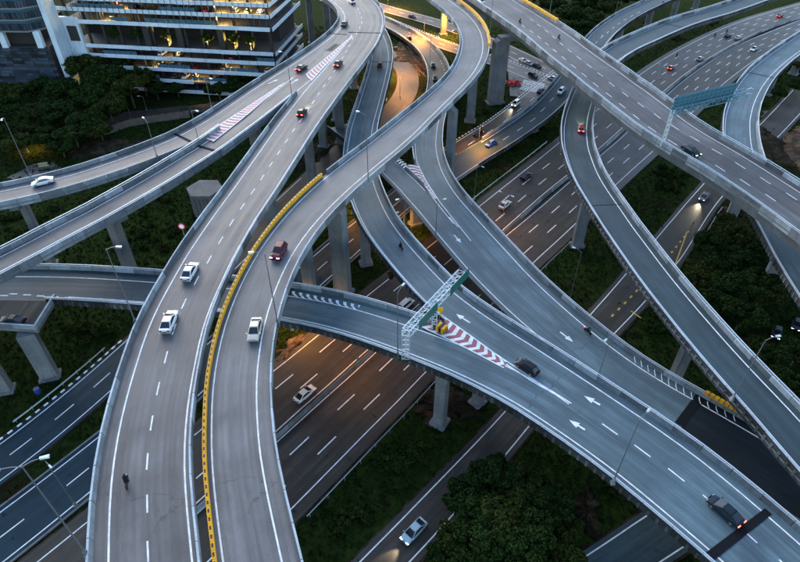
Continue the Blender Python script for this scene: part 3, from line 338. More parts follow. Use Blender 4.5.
def panel_mesh(side, kind):
    if kind[:2] == 'nj': pr_ = [(0, -.02), (.05, .30), (.16, .95), (.40, .95), (.40, -.55), (.26, -.55), (.26, -.02)]
    else: pr_ = [(0, -.02), (.04, .95), (.36, .95), (.36, -.9), (.24, -.9), (.24, -.02)]
    k = len(pr_); vs = [Vector((x, -side*o, h)) for x in (0, 1) for o, h in pr_]
    fs = [(j, (j+1) % k, k+(j+1) % k, k+j) for j in range(k)]+[tuple(range(k-1, -1, -1)), tuple(range(k, 2*k))]
    if side > 0: fs = [tuple(reversed(f)) for f in fs]
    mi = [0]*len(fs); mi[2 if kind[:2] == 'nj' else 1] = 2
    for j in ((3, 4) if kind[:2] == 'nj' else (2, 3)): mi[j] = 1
    if kind.endswith('dark'):          # corbel ribs on the outer face
        y0 = pr_[3 if kind[:2] == 'nj' else 2][0]
        for x in (.04, .37, .70):
            n = len(vs); a, b = sorted((-side*y0, -side*(y0+.13)))
            vs += [Vector(q) for q in ((x, a, -.5), (x+.09, a, -.5), (x+.09, b, -.5), (x, b, -.5), (x, a, .45), (x+.09, a, .45), (x+.09, b, .45), (x, b, .45))]
            for f in ((3, 2, 1, 0), (4, 5, 6, 7), (0, 1, 5, 4), (1, 2, 6, 5), (2, 3, 7, 6), (3, 0, 4, 7)): fs.append(tuple(n+i for i in f)); mi.append(3)
    return mesh('parapet_panel', vs, fs, [M['panel'], M['shade_face'] if kind.endswith('dark') else M['panel'], M['coping'], M['corbel']], mi)
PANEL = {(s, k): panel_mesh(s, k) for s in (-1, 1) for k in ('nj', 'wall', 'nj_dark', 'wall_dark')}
def parapet(rd, side, parent, kind='nj', length=4.0, rail=True, skip=None):
    n = max(1, int(rd.L/length)); run = []
    mb = MB()
    for i in range(n):
        a, b = rd.L*i/n, rd.L*(i+1)/n; m = (a+b)/2
        q = rd.p(m, rd.edge(m, side, .2))
        if covered(rd.key, q, .25) or (skip and skip(m, side)):
            if rail and mb.v: mb.build('hand_rail', M['rail'], parent); mb = MB()
            continue
        A, B = rd.p(a, rd.edge(a, side)), rd.p(b, rd.edge(b, side)); d = B-A
        link('parapet_panel', PANEL[(side, kind)], parent, loc=A, rot=(0, -math.atan2(d.z, d.to_2d().length), math.atan2(d.y, d.x)), scale=(d.length-.08, 1, 1))
        if rail:
            u = Vector((0, 0, 1)); oA, oB = rd.p(a, rd.edge(a, side, .28), 1.30), rd.p(b, rd.edge(b, side, .28), 1.30)
            mb.bar(oA, oB, .14, .12)
            for t in (.25, .75):
                q = oA.lerp(oB, t); mb.bar(q-u*.36, q, .07)
    if rail and mb.v: mb.build('hand_rail', M['rail'], parent)
def edge_line(rd, side, parent, name='edge_line', w=.21, inset=0.0, mat='paint', skip=None, margin=-.4):
    ds = steps(0, rd.L, 3.0); run = []
    def flush():
        if len(run) > 1:
            f = lambda d: rd.edge(d, side)-side*((rd.sl if side < 0 else rd.sr)+inset)
            sweep(rd, list(run), lambda d: [(f(d)+w/2, .022), (f(d)-w/2, .022)], M[mat], name, parent, closed=False)
        run.clear()
    for d in ds:
        q = rd.p(d, side*(rd.at(d)[2]/2-inset))
        if covered(rd.key, q, margin, False) or (skip and skip(d, side)): flush()
        else: run.append(d)
    flush()
def dashes(rd, off, parent, length=2.8, gap=4.6, w=.20, d0=0, d1=None, phase=0.0, mat='paint', name='lane_dash', step=3.0):
    d = d0+phase; d1 = d1 or rd.L
    f = off if callable(off) else (lambda d_: off)
    while d+length < d1:
        o = f(d+length/2); strip(rd, d, d+length, o-w/2, o+w/2, .022, M[mat], name, parent, step=step); d += length+gap
def joint(rd, x, y, parent, w=.5, mat='joint'):
    d, o = rd.px(x, y); strip(rd, d-w/2, d+w/2, rd.edge(d, -1), rd.edge(d, 1), .026, M[mat], 'expansion_joint', parent)
def arrow(tip, tail, z, parent, length=None, width=.95, h=.05):
    a, b = un(*tail, z), un(*tip, z); d = (b-a); L = length or d.length; d.normalize(); n = Vector((d.y, -d.x, 0)); b = a+d*L; u = Vector((0, 0, h))
    mb = MB(); hd = b-d*1.5
    mb.quad([a-n*.16+u, a+n*.16+u, hd+n*.16+u, hd-n*.16+u]); mb.quad([hd-n*width*.6+u, hd+n*width*.6+u, b+u])
    mb.build('lane_arrow', M['paint'], parent)
def polyline(pts, t):
    L = [0]
    for a, b in zip(pts, pts[1:]): L.append(L[-1]+(b-a).length)
    d = t*L[-1]
    for i in range(len(pts)-1):
        if d <= L[i+1] or i == len(pts)-2: return pts[i].lerp(pts[i+1], (d-L[i])/max(L[i+1]-L[i], 1e-6))
def hatch(A, B, z, n, parent, base=None, vee=0.0, fill=.5, slant=0.0, h=.05, outline=True, mat='paint', slab=True):
    """hatched nose between two painted lines A and B (photo pixels at deck height z)"""
    zs = z if isinstance(z, (list, tuple)) else [z]*max(len(A), len(B))
    A = [un(x, y, q) for (x, y), q in zip(A, zs)]; B = [un(x, y, q) for (x, y), q in zip(B, zs)]; u = Vector((0, 0, h)); v = Vector((0, 0, h+.006))
    if base:
        mb = MB(); k = 16
        for i in range(k): mb.quad([polyline(A, i/k)+u, polyline(B, i/k)+u, polyline(B, (i+1)/k)+u, polyline(A, (i+1)/k)+u])
        mb.build('painted_nose', M[base], parent)
        mb = MB()
        for i in range(k if slab else 0):
            q = [polyline(A, i/k), polyline(B, i/k), polyline(B, (i+1)/k), polyline(A, (i+1)/k)]; mb.hexa([p-Z*.5 for p in q]+[p+Z*(h-.01) for p in q])
        if slab: mb.build('nose_slab', M['conc'], parent)
    for i in range(n):
        mb = MB(); t0, t1 = i/n, (i+fill)/n
        for e0, e1, f0, f1 in (((0, 0), (.5, vee), 0, 1), ((.5, vee), (1, slant), 0, 1)):
            def q(t, e):
                t = min(max(t+e[1], 0), 1); return polyline(A, t).lerp(polyline(B, t), e[0])+v
            mb.quad([q(t0, e0), q(t1, e0), q(t1, e1), q(t0, e1)])
        mb.build('hatch_stripe', M[mat], parent)
    if outline:
        for Lp in (A, B):
            mb = MB(); k = 12
            for i in range(k):
                a, b = polyline(Lp, i/k), polyline(Lp, (i+1)/k); d = (b-a).normalized(); nn = Vector((d.y, -d.x, 0))*.12; w_ = Vector((0, 0, h+.012))
                mb.quad([a-nn+w_, b-nn+w_, b+nn+w_, a+nn+w_])
            mb.build('edge_line', M['paint'], parent)
# ------------------------------------------------------------------ ground
def ground_sheet():
    n = 90; vs = []; fs = []
    for j in range(n+1):
        for i in range(n+1):
            x = -900+1800*i/n; y = -300+1800*j/n
            vs.append((x, y, -.25))
    for j in range(n):
        for i in range(n): a = j*(n+1)+i; fs.append((a, a+1, a+n+2, a+n+1))
    tag(link('ground', mesh('ground', vs, fs, M['ground'])), kind='structure')
ground_sheet()
# ------------------------------------------------------------------ ground roads
def ground_road(key, mat, label=None):
    rd = RD[key]; o = sweep(rd, steps(0, rd.L, 4), lambda d: [(rd.edge(d, 1), .0), (rd.edge(d, -1), .0)], M[mat], 'road', None, closed=False, uv=True)
    # verge under the carriageway so that the sheet has a real edge
    sweep(rd, steps(0, rd.L, 6), lambda d: [(rd.edge(d, 1, .35), -.05), (rd.edge(d, 1, .45), -.4), (rd.edge(d, -1, .45), -.4), (rd.edge(d, -1, .35), -.05)], M['earth'], 'road_base', o)
    return tag(o, label, kind='structure')
def kerb(rd, side, parent, d0=0, d1=None, painted=True):
    d1 = d1 or rd.L; mb = MB(); n = int((d1-d0)/.9)
    for i in range(n):
        a, b = d0+(d1-d0)*i/n, d0+(d1-d0)*(i+1)/n; e0, e1 = rd.edge(a, side), rd.edge(b, side)
        A0, A1 = rd.p(a, e0), rd.p(a, e0+side*.3); B0, B1 = rd.p(b, e1), rd.p(b, e1+side*.3); u = Vector((0, 0, .16)); dn = Vector((0, 0, -.2))
        c = [A0, A1, B1, B0] if side < 0 else [A1, A0, B0, B1]
        mb.hexa([q+dn for q in c]+[q+u for q in c], (i % 2) if painted else 0)
    o = mb.build('kerb', [M['white'] if painted else M['conc'], M['black'] if painted else M['conc']], parent); o['kind'] = 'stuff'
gr = {}
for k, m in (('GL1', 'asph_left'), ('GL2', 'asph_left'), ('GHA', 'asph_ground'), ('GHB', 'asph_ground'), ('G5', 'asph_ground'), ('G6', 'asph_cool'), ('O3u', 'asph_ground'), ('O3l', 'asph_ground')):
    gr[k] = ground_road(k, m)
for k in GRND:
    for sd_ in (-1, 1): edge_line(RD[k], sd_, gr[k], skip=(lambda d, s: RD['GL1'].at(d)[0].y > 150) if k == 'GL1' else None)
for k, lanes_near, lanes_far in (('GHA', 3, 4), ('GHB', 3, 4)):
    rd = RD[k]; cut = rd.near((72, 190) if k == 'GHA' else (86, 184))[0]
    for i in range(1, lanes_near): dashes(rd, lambda d, i=i: rd.at(d)[2]*(i/lanes_near-.5), gr[k], 4.6, 7.4, .24, 0, cut, phase=2+3*i)
    for i in range(1, lanes_far): dashes(rd, lambda d, i=i: rd.at(d)[2]*(i/lanes_far-.5), gr[k], 4.6, 7.4, .26, cut+3, None, phase=1+2*i)
for k, g in (('GL1', 4.5), ('GL2', 7.0), ('O3u', 6), ('O3l', 6)):
    dashes(RD[k], 0, gr[k], 4.0, g, .22, 0, RD['GL1'].px(240, 240)[0] if k == 'GL1' else None)
kerb(RD['GL1'], -1, gr['GL1'], 0, RD['GL1'].px(125, 342)[0]); kerb(RD['GL2'], -1, gr['GL2'], 0, RD['GL2'].px(400, 187)[0], False); kerb(RD['GL2'], -1, gr['GL2'], RD['GL2'].px(400, 187)[0], None); kerb(RD['GL2'], 1, gr['GL2'], 0, RD['GL2'].px(400, 200)[0], False); kerb(RD['O3l'], -1, gr['O3l']); 
# yellow zig-zag marking on the service road by the right-hand grass
rd = RD['G5']
da, oa = rd.px(688, 232); db, ob = rd.px(606, 322)
n = 16
for i in range(n):
    t = i/n; d = da+(db-da)*t; o = oa+(ob-oa)*t; strip(rd, d-.5, d+.5, o-.2, o+.2, .03, M['paint_yellow'], 'edge_dash', gr['G5'])
mbs = MB(); a, b = un(687, 232, .05), un(674, 268, .05); nn = Vector((b-a).to_2d().orthogonal().normalized().to_3d())*.16; mbs.quad([a-nn, b-nn, b+nn, a+nn]); mbs.build('yellow_line', M['paint_yellow'], gr['G5'])
mbs = MB(); a, b = un(631, 311, .05), un(641, 318, .05); nn = Vector((b-a).to_2d().orthogonal().normalized().to_3d())*.16; mbs.quad([a-nn, b-nn, b+nn, a+nn]); mbs.build('yellow_line', M['paint_yellow'], gr['G5'])
for k, x, y in (('GL1', 215, 262), ('GL2', 300, 268)):
    rd = RD[k]; strip(rd, rd.px(x, y)[0], rd.L, lambda d: rd.edge(d, -1), lambda d: rd.edge(d, 1), .009, M['asph_ground'], 'resurfaced_lane', gr[k], uv=True)
# pedestrian crossing and stop line at the junction under the far flyover
zb = [un(524, 80), un(545, 84), un(541, 94), un(519, 90)]
for i in range(9):
    t0, t1 = i/9, (i+.5)/9; u = Vector((0, 0, .05)); mb = MB()
    mb.quad([zb[0].lerp(zb[3], t0)+u, zb[1].lerp(zb[2], t0)+u, zb[1].lerp(zb[2], t1)+u, zb[0].lerp(zb[3], t1)+u][::-1]); mb.build('crossing_stripe', M['paint'], gr['GL2'])
pv = [un(507, 58), un(566, 70), un(548, 100), un(510, 96)]
mb = MB(); mb.quad([p+Vector((0, 0, .022)) for p in pv][::-1]); tag(mb.build('junction_pavement', M['asph_patch']), kind='structure')
for k in ('GHA', 'GHB'):      # older grey surface on the far stretch
    rd = RD[k]; strip(rd, rd.px(*((580, 150) if k == 'GHA' else (607, 192)))[0], rd.L, lambda d: rd.edge(d, -1), lambda d: rd.edge(d, 1), .009, M['asph_far'], 'resurfaced_lane', gr[k], uv=True, step=4)
# concrete median between the two motorway carriageways
med = tag(empty('median_barrier', un(330, 385)), 'pale concrete median barrier between the two carriageways of the ground-level motorway', 'barrier')
rd = RD['GHA']; n = int(rd.L/6)
mp = [(-.30, 0), (-.30, .18), (-.14, .35), (-.10, .85), (.10, .85), (.14, .35), (.30, .18), (.30, 0)]
pm = mesh('barrier_segment', [Vector((x, o, h)) for x in (0, 1) for o, h in mp], [(j, j+8, (j+1) % 8+8, (j+1) % 8) for j in range(8)]+[tuple(range(8)), tuple(range(15, 7, -1))], M['panel'])
for i in range(n):
    a, b = rd.L*i/n, rd.L*(i+1)/n
    A, B = rd.p(a, rd.edge(a, 1, .25)), rd.p(b, rd.edge(b, 1, .25)); d = B-A
    link('barrier_segment', pm, med, loc=A-Vector((0, 0, .02)), rot=(0, 0, math.atan2(d.y, d.x)), scale=(d.length-.04, 1, 1))
# steel guard rails beside the motorway and the service roads
def guard_rail(key, side, d0, d1, label, extra=.9):
    rd = RD[key]; m0 = (d0+d1)/2; e = tag(empty('guard_rail', rd.p(m0, rd.edge(m0, side, extra))), label, 'guard rail', 'steel guard rails beside the roads')
    sweep(rd, steps(d0, d1, 3), lambda d: [(rd.edge(d, side, extra)+x, h) for x, h in ((-.04, .45), (.04, .48), (-.02, .6), (.04, .72), (-.04, .75), (-.07, .6))], M['steel'], 'rail_beam', e)
    for d in steps(d0+.5, d1-.5, 4.0):
        mb = MB(); q = rd.p(d, rd.edge(d, side, extra+.12)); mb.bar(q-Vector((0, 0, .3)), q+Vector((0, 0, .75)), .12); mb.build('post', M['steel'], e)
guard_rail('GHB', 1, RD['GHB'].px(300, 512)[0], RD['GHB'].px(560, 240)[0], 'steel guard rail along the near edge of the motorway above the dark grass')
guard_rail('GHA', -1, RD['GHA'].px(455, 228)[0], RD['GHA'].px(556, 146)[0], 'steel guard rail along the far edge of the motorway below the grassy strip')
guard_rail('GL1', -1, RD['GL1'].px(20, 428)[0], RD['GL1'].px(112, 352)[0], 'steel guard rail beside the left service road near the tall pier', 1.2)
guard_rail('G5', 1, RD['G5'].px(690, 238)[0], RD['G5'].px(712, 206)[0], 'short guard rail beside the service road under the right flyover')
# ------------------------------------------------------------------ elevated roads
LAB = {'R1': ('two-lane grey flyover sweeping from the bottom left to the top of the picture', 'flyover'),
 'R3': ('single-lane flyover with yellow barrier curving from bottom centre to the upper loop', 'flyover'),
 'R2a': ('upper of the two left ramps, carrying a silver car past the trees', 'flyover'),
 'R2b': ('lower of the two left ramps, empty, with mottled grey side panels', 'flyover'),
 'R4': ('wide three-lane flyover across the upper right carrying the blue sign gantry', 'flyover'),
 'R5': ('narrow blue-grey ramp curving down the right side with one red car', 'flyover'),
 'R6': ('two-lane ramp beyond the wide flyover descending to the road with a blue car', 'flyover'),
 'R8': ('curved single-lane ramp at the right edge passing beneath the wide flyover', 'flyover'),
 'R9': ('low blue-grey viaduct from the orange-lit loop to the dark asphalt at lower right', 'flyover'),
 'R10': ('low ramp with red hatching that merges into the central viaduct from the left', 'flyover'),
 'R11a': ('wide lower right viaduct branch that runs left under the two tall flyovers', 'flyover'),
 'R11b': ('viaduct branch climbing from lower right to the narrow far ramp with one car', 'flyover')}
SURF = {'R1': 'asph_top', 'R3': 'asph_pale', 'R2a': 'asph_top', 'R2b': 'asph_top', 'R4': 'asph_top', 'R5': 'asph_cool', 'R6': 'asph_cool', 'R8': 'asph_mid', 'R9': 'asph_mid', 'R10': 'asph_mid', 'R11a': 'asph_mid', 'R11b': 'asph_mid'}
GIRD = {'R4': 3.6, 'R1': 2.0, 'R3': 2.0, 'R9': 1.3, 'R10': 1.2, 'R6': 1.2}
fl = {}
for k in ELEV:
    rd = RD[k]; m0 = rd.L/2; p0 = rd.at(m0)[0]
    e = tag(empty('flyover', (p0.x, p0.y, 0)), *LAB[k]); fl[k] = e
    g = GIRD.get(k, 1.6)
    ka, kb = (.9, .74) if k == 'R4' else (.8, .64) if k in ('R2a', 'R2b', 'R1', 'R3') else (.62, .5)
    def deck(d, rd=rd, g=g, ka=ka, kb=kb):
        l, r = rd.edge(d, -1, .38), rd.edge(d, 1, .38); c = (l+r)/2; h = (r-l)/2; gz = min(g, max(.5, rd.at(d)[0].z-.1))
        return [(r, -.06), (l, -.06), (l, -.34), (c-h*ka, -.5), (c-h*kb, -gz), (c+h*kb, -gz), (c+h*ka, -.5), (r, -.34)]
    sweep(rd, steps(0, rd.L, 3), deck, M['conc'], 'deck', e)
    strip(rd, 0, rd.L, lambda d, rd=rd: rd.edge(d, -1), lambda d, rd=rd: rd.edge(d, 1), 0, M[SURF[k]], 'road_surface', e, step=3, uv=True)
def tail_dark(d, side): return False
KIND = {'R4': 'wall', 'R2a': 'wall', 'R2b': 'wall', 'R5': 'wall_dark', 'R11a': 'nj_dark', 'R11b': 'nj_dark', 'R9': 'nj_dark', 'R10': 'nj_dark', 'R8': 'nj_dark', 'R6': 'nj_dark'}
YB0, YB1 = RD['R3'].px(206, 575)[0], RD['R3'].px(322, 178)[0]
CUT = {'R10': RD['R10'].px(405, 168)[0], 'R9': RD['R9'].px(417, 163)[0], 'R11a': RD['R11a'].px(434, 330)[0], 'R11b': RD['R11b'].px(440, 321)[0]}
for k in ELEV:
    for sd_ in (-1, 1):
        sk = None
        if k == 'R3' and sd_ < 0: sk = lambda d, s: 0 < d < YB1
        if k == 'R10' and sd_ > 0: sk = lambda d, s: d > CUT['R10']
        if k == 'R9' and sd_ > 0: sk = lambda d, s: d > CUT['R9']
        if k == 'R11a' and sd_ > 0: sk = lambda d, s: d < CUT['R11a']
        if k == 'R11b' and sd_ < 0: sk = lambda d, s: d < CUT['R11b']
        if k == 'R6': sk = lambda d, s: RD['R6'].at(d)[0].z < .9
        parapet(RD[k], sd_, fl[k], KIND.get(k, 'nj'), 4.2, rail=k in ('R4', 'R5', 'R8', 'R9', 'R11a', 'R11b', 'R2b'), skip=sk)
        edge_line(RD[k], sd_, fl[k])
# yellow crash barrier on the inner edge of the single-lane flyover: board by board on a low kerb
rd = RD['R3']; yb = tag(empty('yellow_barrier', rd.p(60, rd.edge(60, -1))), 'long yellow and black crash barrier along the inner edge of the single-lane flyover', 'barrier')
sweep(rd, steps(0, YB1, 3), lambda d: [(rd.edge(d, -1), -.02), (rd.edge(d, -1), .38), (rd.edge(d, -1, .42), .38), (rd.edge(d, -1, .42), -.5)], M['panel'], 'barrier_kerb', yb)
bm_ = MB(); bm_.box(0, 1, -.2, .2, .0, .75); board = bm_.me('board', M['yellow'])
bm_ = MB(); bm_.box(0, 1, -.1, .1, .3, .80); bm_.box(0, 1, .1, .23, .12, .62); dark = bm_.me('post', M['black'])
n = int(YB1/1.0)
for i in range(n):
    a, b = YB1*i/n, YB1*(i+1)/n; A, B = rd.p(a, rd.edge(a, -1, .2), .38), rd.p(b, rd.edge(b, -1, .2), .38); d = B-A; rz = math.atan2(d.y, d.x)
    link('board', board, yb, loc=A, rot=(0, 0, rz), scale=(d.length-.05, 1, 1)); link('post', dark, yb, loc=A+d*.3, rot=(0, 0, rz), scale=(.42, 1, 1))
# lane dashes
def dash_px(key, pts, **k):
    rd = RD[key]; q = [rd.px(x, y) for x, y in pts]; q.sort()
    def f(d):
        if d <= q[0][0]: return q[0][1]
        for (d0, o0), (d1, o1) in zip(q, q[1:]):
            if d <= d1: return o0+(o1-o0)*(d-d0)/max(d1-d0, 1e-6)
        return q[-1][1]
    dashes(rd, f, fl[key], d0=q[0][0], d1=q[-1][0], **k)
dash_px('R1', [(148, 562), (148, 520), (148, 450), (154, 410), (161, 376), (169, 347), (187, 297), (211, 257), (245, 203), (274, 160), (307, 112), (330, 78), (352, 40)], length=2.3, gap=3.3)
dash_px('R1', [(352, 40), (362, 22), (357, 8), (347, 0)], length=2.6, gap=3.4)
dash_px('R4', [(520, 24), (540, 38), (566, 60), (591, 81), (625, 108), (650, 128), (680, 147), (725, 171), (776, 201), (800, 216)], length=2.8, gap=3.6, phase=1)
dash_px('R4', [(530, 19), (560, 43), (589, 66), (620, 91), (651, 112), (690, 136), (747, 170), (794, 198), (830, 221)], length=2.8, gap=3.6)
dash_px('R11b', [(800, 578), (754, 540), (692, 486), (662, 465), (634, 445), (608, 428), (581, 410)], length=2.6, gap=2.6)
dash_px('R6', [(640, 12), (607, 33), (592, 47)], length=2.8, gap=4)
dash_px('R6', [(562, 90), (550, 103), (541, 113), (530, 123), (505, 139), (480, 155)], length=2.8, gap=4)
dash_px('R11a', [(72, 298), (40, 296), (0, 293)], length=1.5, gap=1.3, w=.3)
# resurfaced darker strip in the middle lane of the wide flyover, dark new asphalt after the joint at lower right, patch on the loop
rd = RD['R4']
def offs(key, pts):
    rd = RD[key]; q = sorted(rd.px(x, y) for x, y in pts)
    def f(d):
        if d <= q[0][0]: return q[0][1]
        for (d0, o0), (d1, o1) in zip(q, q[1:]):
            if d <= d1: return o0+(o1-o0)*(d-d0)/max(d1-d0, 1e-6)
        return q[-1][1]
    return f
fA, fB = offs('R4', [(520, 24), (566, 60), (591, 81), (650, 128), (725, 171), (776, 201)]), offs('R4', [(530, 19), (560, 43), (589, 66), (651, 112), (747, 170), (794, 198)])
strip(rd, 0, rd.L, lambda d: fB(d), lambda d: fA(d), .012, M['asph_patch'], 'resurfaced_lane', fl['R4'], uv=True)
rd = RD['R9']; dj, _ = rd.px(697, 402)
strip(rd, dj, rd.L, lambda d: rd.edge(d, -1), lambda d: rd.edge(d, 1), .012, M['asph_dark'], 'resurfaced_lane', fl['R9'], uv=True)
rd = RD['R10']; dj2, _ = rd.px(688, 419)
strip(rd, dj2, rd.L, lambda d: rd.edge(d, -1), lambda d: rd.edge(d, 1), .03, M['asph_dark'], 'resurfaced_lane', fl['R10'], uv=True)
joint(RD['R9'], 690, 411, fl['R9'], 1.6)
rd = RD['R9']; strip(rd, 0, rd.px(440, 112)[0], lambda d: rd.edge(d, -1), lambda d: rd.edge(d, 1), .024, M['asph_ground'], 'resurfaced_lane', fl['R9'], uv=True)
rd = RD['R11a']; strip(rd, rd.px(281, 312)[0], rd.L, lambda d: rd.edge(d, -1), lambda d: rd.edge(d, 1), .012, M['asph_cool'], 'resurfaced_lane', fl['R11a'], uv=True)
mb = MB(); mb.quad([un(705, 553, 15.07), un(713, 561, 15.07), un(772, 514, 15.07), un(765, 508, 15.07)]); mb.build('expansion_joint', M['joint'], fl['R11b'])
joint(RD['R1'], 368, 33, fl['R1'], .7); joint(RD['R2a'], 335, 34, fl['R2a'], .7); joint(RD['R2a'], 181, 137, fl['R2a'], .8); joint(RD['R2b'], 208, 149, fl['R2b'], .8)
joint(RD['R8'], 765, 76, fl['R8'], .5); joint(RD['R5'], 675, 26, fl['R5'], .5); joint(RD['R11b'], 385, 62, fl['R11b'], .5); joint(RD['R5'], 606, 205, fl['R5'], .18)
strip(RD['R2a'], RD['R2a'].px(325, 43)[0]-7, RD['R2a'].px(325, 43)[0], 0.6, 3.2, .03, M['asph_dark'], 'asphalt_patch', fl['R2a'], uv=True)
# hatched noses
hatch([(201, 137), (240, 112), (281, 85)], [(213, 142), (246, 116), (284, 83)], (25.27, 25.95, 26.0), 26, fl['R2b'], 'paint_pink', 0, .36, .012, h=.07, slab=False)
hatch([(306, 75), (330, 55), (352, 36)], [(311, 81.5), (332, 58), (353, 37)], 26, 20, fl['R1'], 'paint_pink', 0, .34, .02, h=.09, slab=False)
hatch([(444, 317), (475, 339), (506, 362)], [(422, 327), (464, 347), (504, 368)], 15, 9, fl['R11b'], 'paint_red', .055, .45, 0, h=.05)
hatch([(405, 165), (418, 178), (436, 199)], [(418, 165), (426, 181), (439, 201)], 9, 11, fl['R10'], 'paint_red', 0, .45, .06, h=.05)
hatch([(394, 159), (405, 170)], [(398, 157), (409, 166)], 9, 5, fl['R10'], None, 0, .45, .1, h=.05, outline=False)
hatch([(292, 291), (330, 299), (368, 307), (404, 316)], [(292, 296), (330, 304), (368, 313), (404, 322)], 14.4, 15, fl['R11a'], None, .0, .42, .03, h=.06, outline=False)
hatch([(634, 354), (670, 379), (702, 399), (742, 419)], [(634, 362), (670, 387), (702, 405), (742, 425)], 9, 14, fl['R9'], None, 0, .13, .01, h=.06, outline=False)
mbs = MB()
for a, b in (((506, 364), (532, 381)), ((532, 381), (564, 399))):
    a, b = un(*a, 15.06), un(*b, 15.06); d = (b-a).normalized(); nn = Vector((d.y, -d.x, 0))*.14; mbs.quad([a-nn, b-nn, b+nn, a+nn])
mbs.build('nose_line', M['paint'], fl['R11b'])
mbs = MB()
for a, b in (((439, 201), (455, 221)), ((455, 221), (471, 241))):
    a, b = un(*a, 9.06), un(*b, 9.06); d = (b-a).normalized(); nn = Vector((d.y, -d.x, 0))*.11; mbs.quad([a-nn, b-nn, b+nn, a+nn])
mbs.build('nose_line', M['paint'], fl['R9'])
arrow((456, 314), (470, 323), 15, fl['R11b']); arrow((584, 396), (600, 405), 15, fl['R11b']); arrow((569, 420), (585, 430), 15, fl['R11a'])
arrow((461, 243), (454, 235), 9, fl['R9']); arrow((573, 342), (560, 332), 9, fl['R9']); arrow((275, 81), (268, 84), 26, fl['R2a'], 4); arrow((297, 80), (291, 84), 26, fl['R2b'], 4)
# platform stub on the left viaduct
st = tag(empty('deck_platform', STUB[2]), 'short angled deck platform with parked dark car beside the left viaduct', 'platform')
ctr = sum(STUB, Vector())/4
mb = MB(); dn = Vector((0, 0, -1.5)); b0 = [p+Vector((0, 0, -.08)) for p in STUB]
mb.hexa([p+Vector((0, 0, -.55)) for p in b0[::-1]]+b0[::-1]); c2 = [ctr+(p-ctr)*.78 for p in b0]
mb.hexa([p+dn for p in c2[::-1]]+[p+Vector((0, 0, -.5)) for p in c2[::-1]]); mb.build('deck', M['conc'], st)
o = link('road_surface', mesh('road_surface', [p+Vector((0, 0, -.01)) for p in STUB[::-1]], [(0, 1, 2, 3)], M['asph_dark'], uv=[(p.x, p.y) for p in STUB[::-1]]), st)
for a, b in ((STUB[1], STUB[2]), (STUB[2], STUB[3])):
    d = b-a; n = max(1, int(d.length/4.0))
    for i in range(n):
        A = a+d*i/n; link('parapet_panel', PANEL[(-1, 'wall')], st, loc=A).matrix_basis = Matrix.Translation(A+d/n) @ Matrix.Rotation(math.atan2(d.y, d.x)+math.pi, 4, 'Z') @ Matrix.Diagonal((d.length/n-.035, 1, 1, 1))
# ------------------------------------------------------------------ piers
def clear_of_roads(q, below, r=1.6, skip=None):
    for k, rd in RD.items():
        if k == skip: continue
        if not (rd.bb[0] < q[0] < rd.bb[1] and rd.bb[2] < q[1] < rd.bb[3]): continue
        d, o = rd.near(q)
        if 0 < d < rd.L:
            c, t, w = rd.at(d)
            if c.z < below-1 and -(w/2+rd.sl+.5+r) < o < (w/2+rd.sr+.5+r): return False
    return True
PIERS = {}
def pier(key, d, off=0.0, wx=2.6, wy=1.6, cap=True, capw=None, off_cap=0.0, single=True):
    """wall pier with chamfered corners standing on the ground under the deck; wx across, wy along the road"""
    rd = RD[key]; c, t, w = rd.at(d); PIERS.setdefault(key, []).append(d)
    top = c.z-GIRD.get(key, 1.6)-.02; mid = (rd.edge(d, 1)+rd.edge(d, -1))/2; base = rd.p(d, mid+off); base.z = -.3
    X = Vector((t.y, -t.x, 0)).normalized(); Y = Vector((t.x, t.y, 0)).normalized()
    def ring(hx, hy, z, ox=0):
        ch = .25; return [base+X*(x+ox)+Y*y+Vector((0, 0, z-base.z)) for x, y in ((-hx+ch, -hy), (hx-ch, -hy), (hx, -hy+ch), (hx, hy-ch), (hx-ch, hy), (-hx+ch, hy), (-hx, hy-ch), (-hx, -hy+ch))]
    def loft(rings, name, par):
        vs = [p for r in rings for p in r]; fs = []
        for i in range(len(rings)-1):
            for j in range(8): a = i*8+j; b = i*8+(j+1) % 8; fs.append((a, b, b+8, a+8))
        fs += [tuple(range(7, -1, -1)), tuple(len(vs)-8+j for j in range(8))]
        return link(name, mesh(name, vs, fs, M['pier']), par)
    ct = top if not cap else top-1.7
    o = loft([ring(wx/2+.5, wy/2+.5, -.3), ring(wx/2+.5, wy/2+.5, .35), ring(wx/2, wy/2, .4), ring(wx/2, wy/2, ct*.98), ring(wx/2, wy/2, ct)], 'pier', fl[key])
    if cap:
        cw = capw or (rd.edge(d, 1)-rd.edge(d, -1))*.36
        loft([ring(wx/2+.02, wy/2+.1, ct-.02, 0), ring(cw, wy/2+.25, ct+.9, off_cap-off), ring(cw, wy/2+.25, top, off_cap-off)], 'pier_cap', o)
    return o
def pier_px(key, x, y, **k):
    rd = RD[key]; d, o = rd.near(un(x, y, 0)); mid = (rd.edge(d, 1)+rd.edge(d, -1))/2
    return pier(key, d, max(-3, min(3, o-mid)) if 'off' not in k else k.pop('off'), **k)
pier_px('R3', 343, 291, wx=3.8, wy=2.2); pier_px('R3', 453, 181, wx=2.4, wy=2.0); pier_px('R3', 470, 121, wx=3, wy=2); pier_px('R3', 312, 302, wx=2.6, wy=1.8)
pier_px('R11a', 437, 426, wx=2.0, wy=2.0); pier_px('R11b', 366, 263, wx=2.2, wy=1.6); pier_px('R11b', 470, 408, wx=2, wy=1.6)
pier_px('R5', 686, 379, wx=2.2, wy=1.8); pier_px('R1', 335, 142, wx=2.6, wy=2.0); pier_px('R1', 298, 185, wx=2.4, wy=2)
d_, _ = RD['R4'].near(un(490, 103, 0)); pier('R4', d_, 9.6, wx=5.5, wy=3.0, capw=7.5, off_cap=3.2)
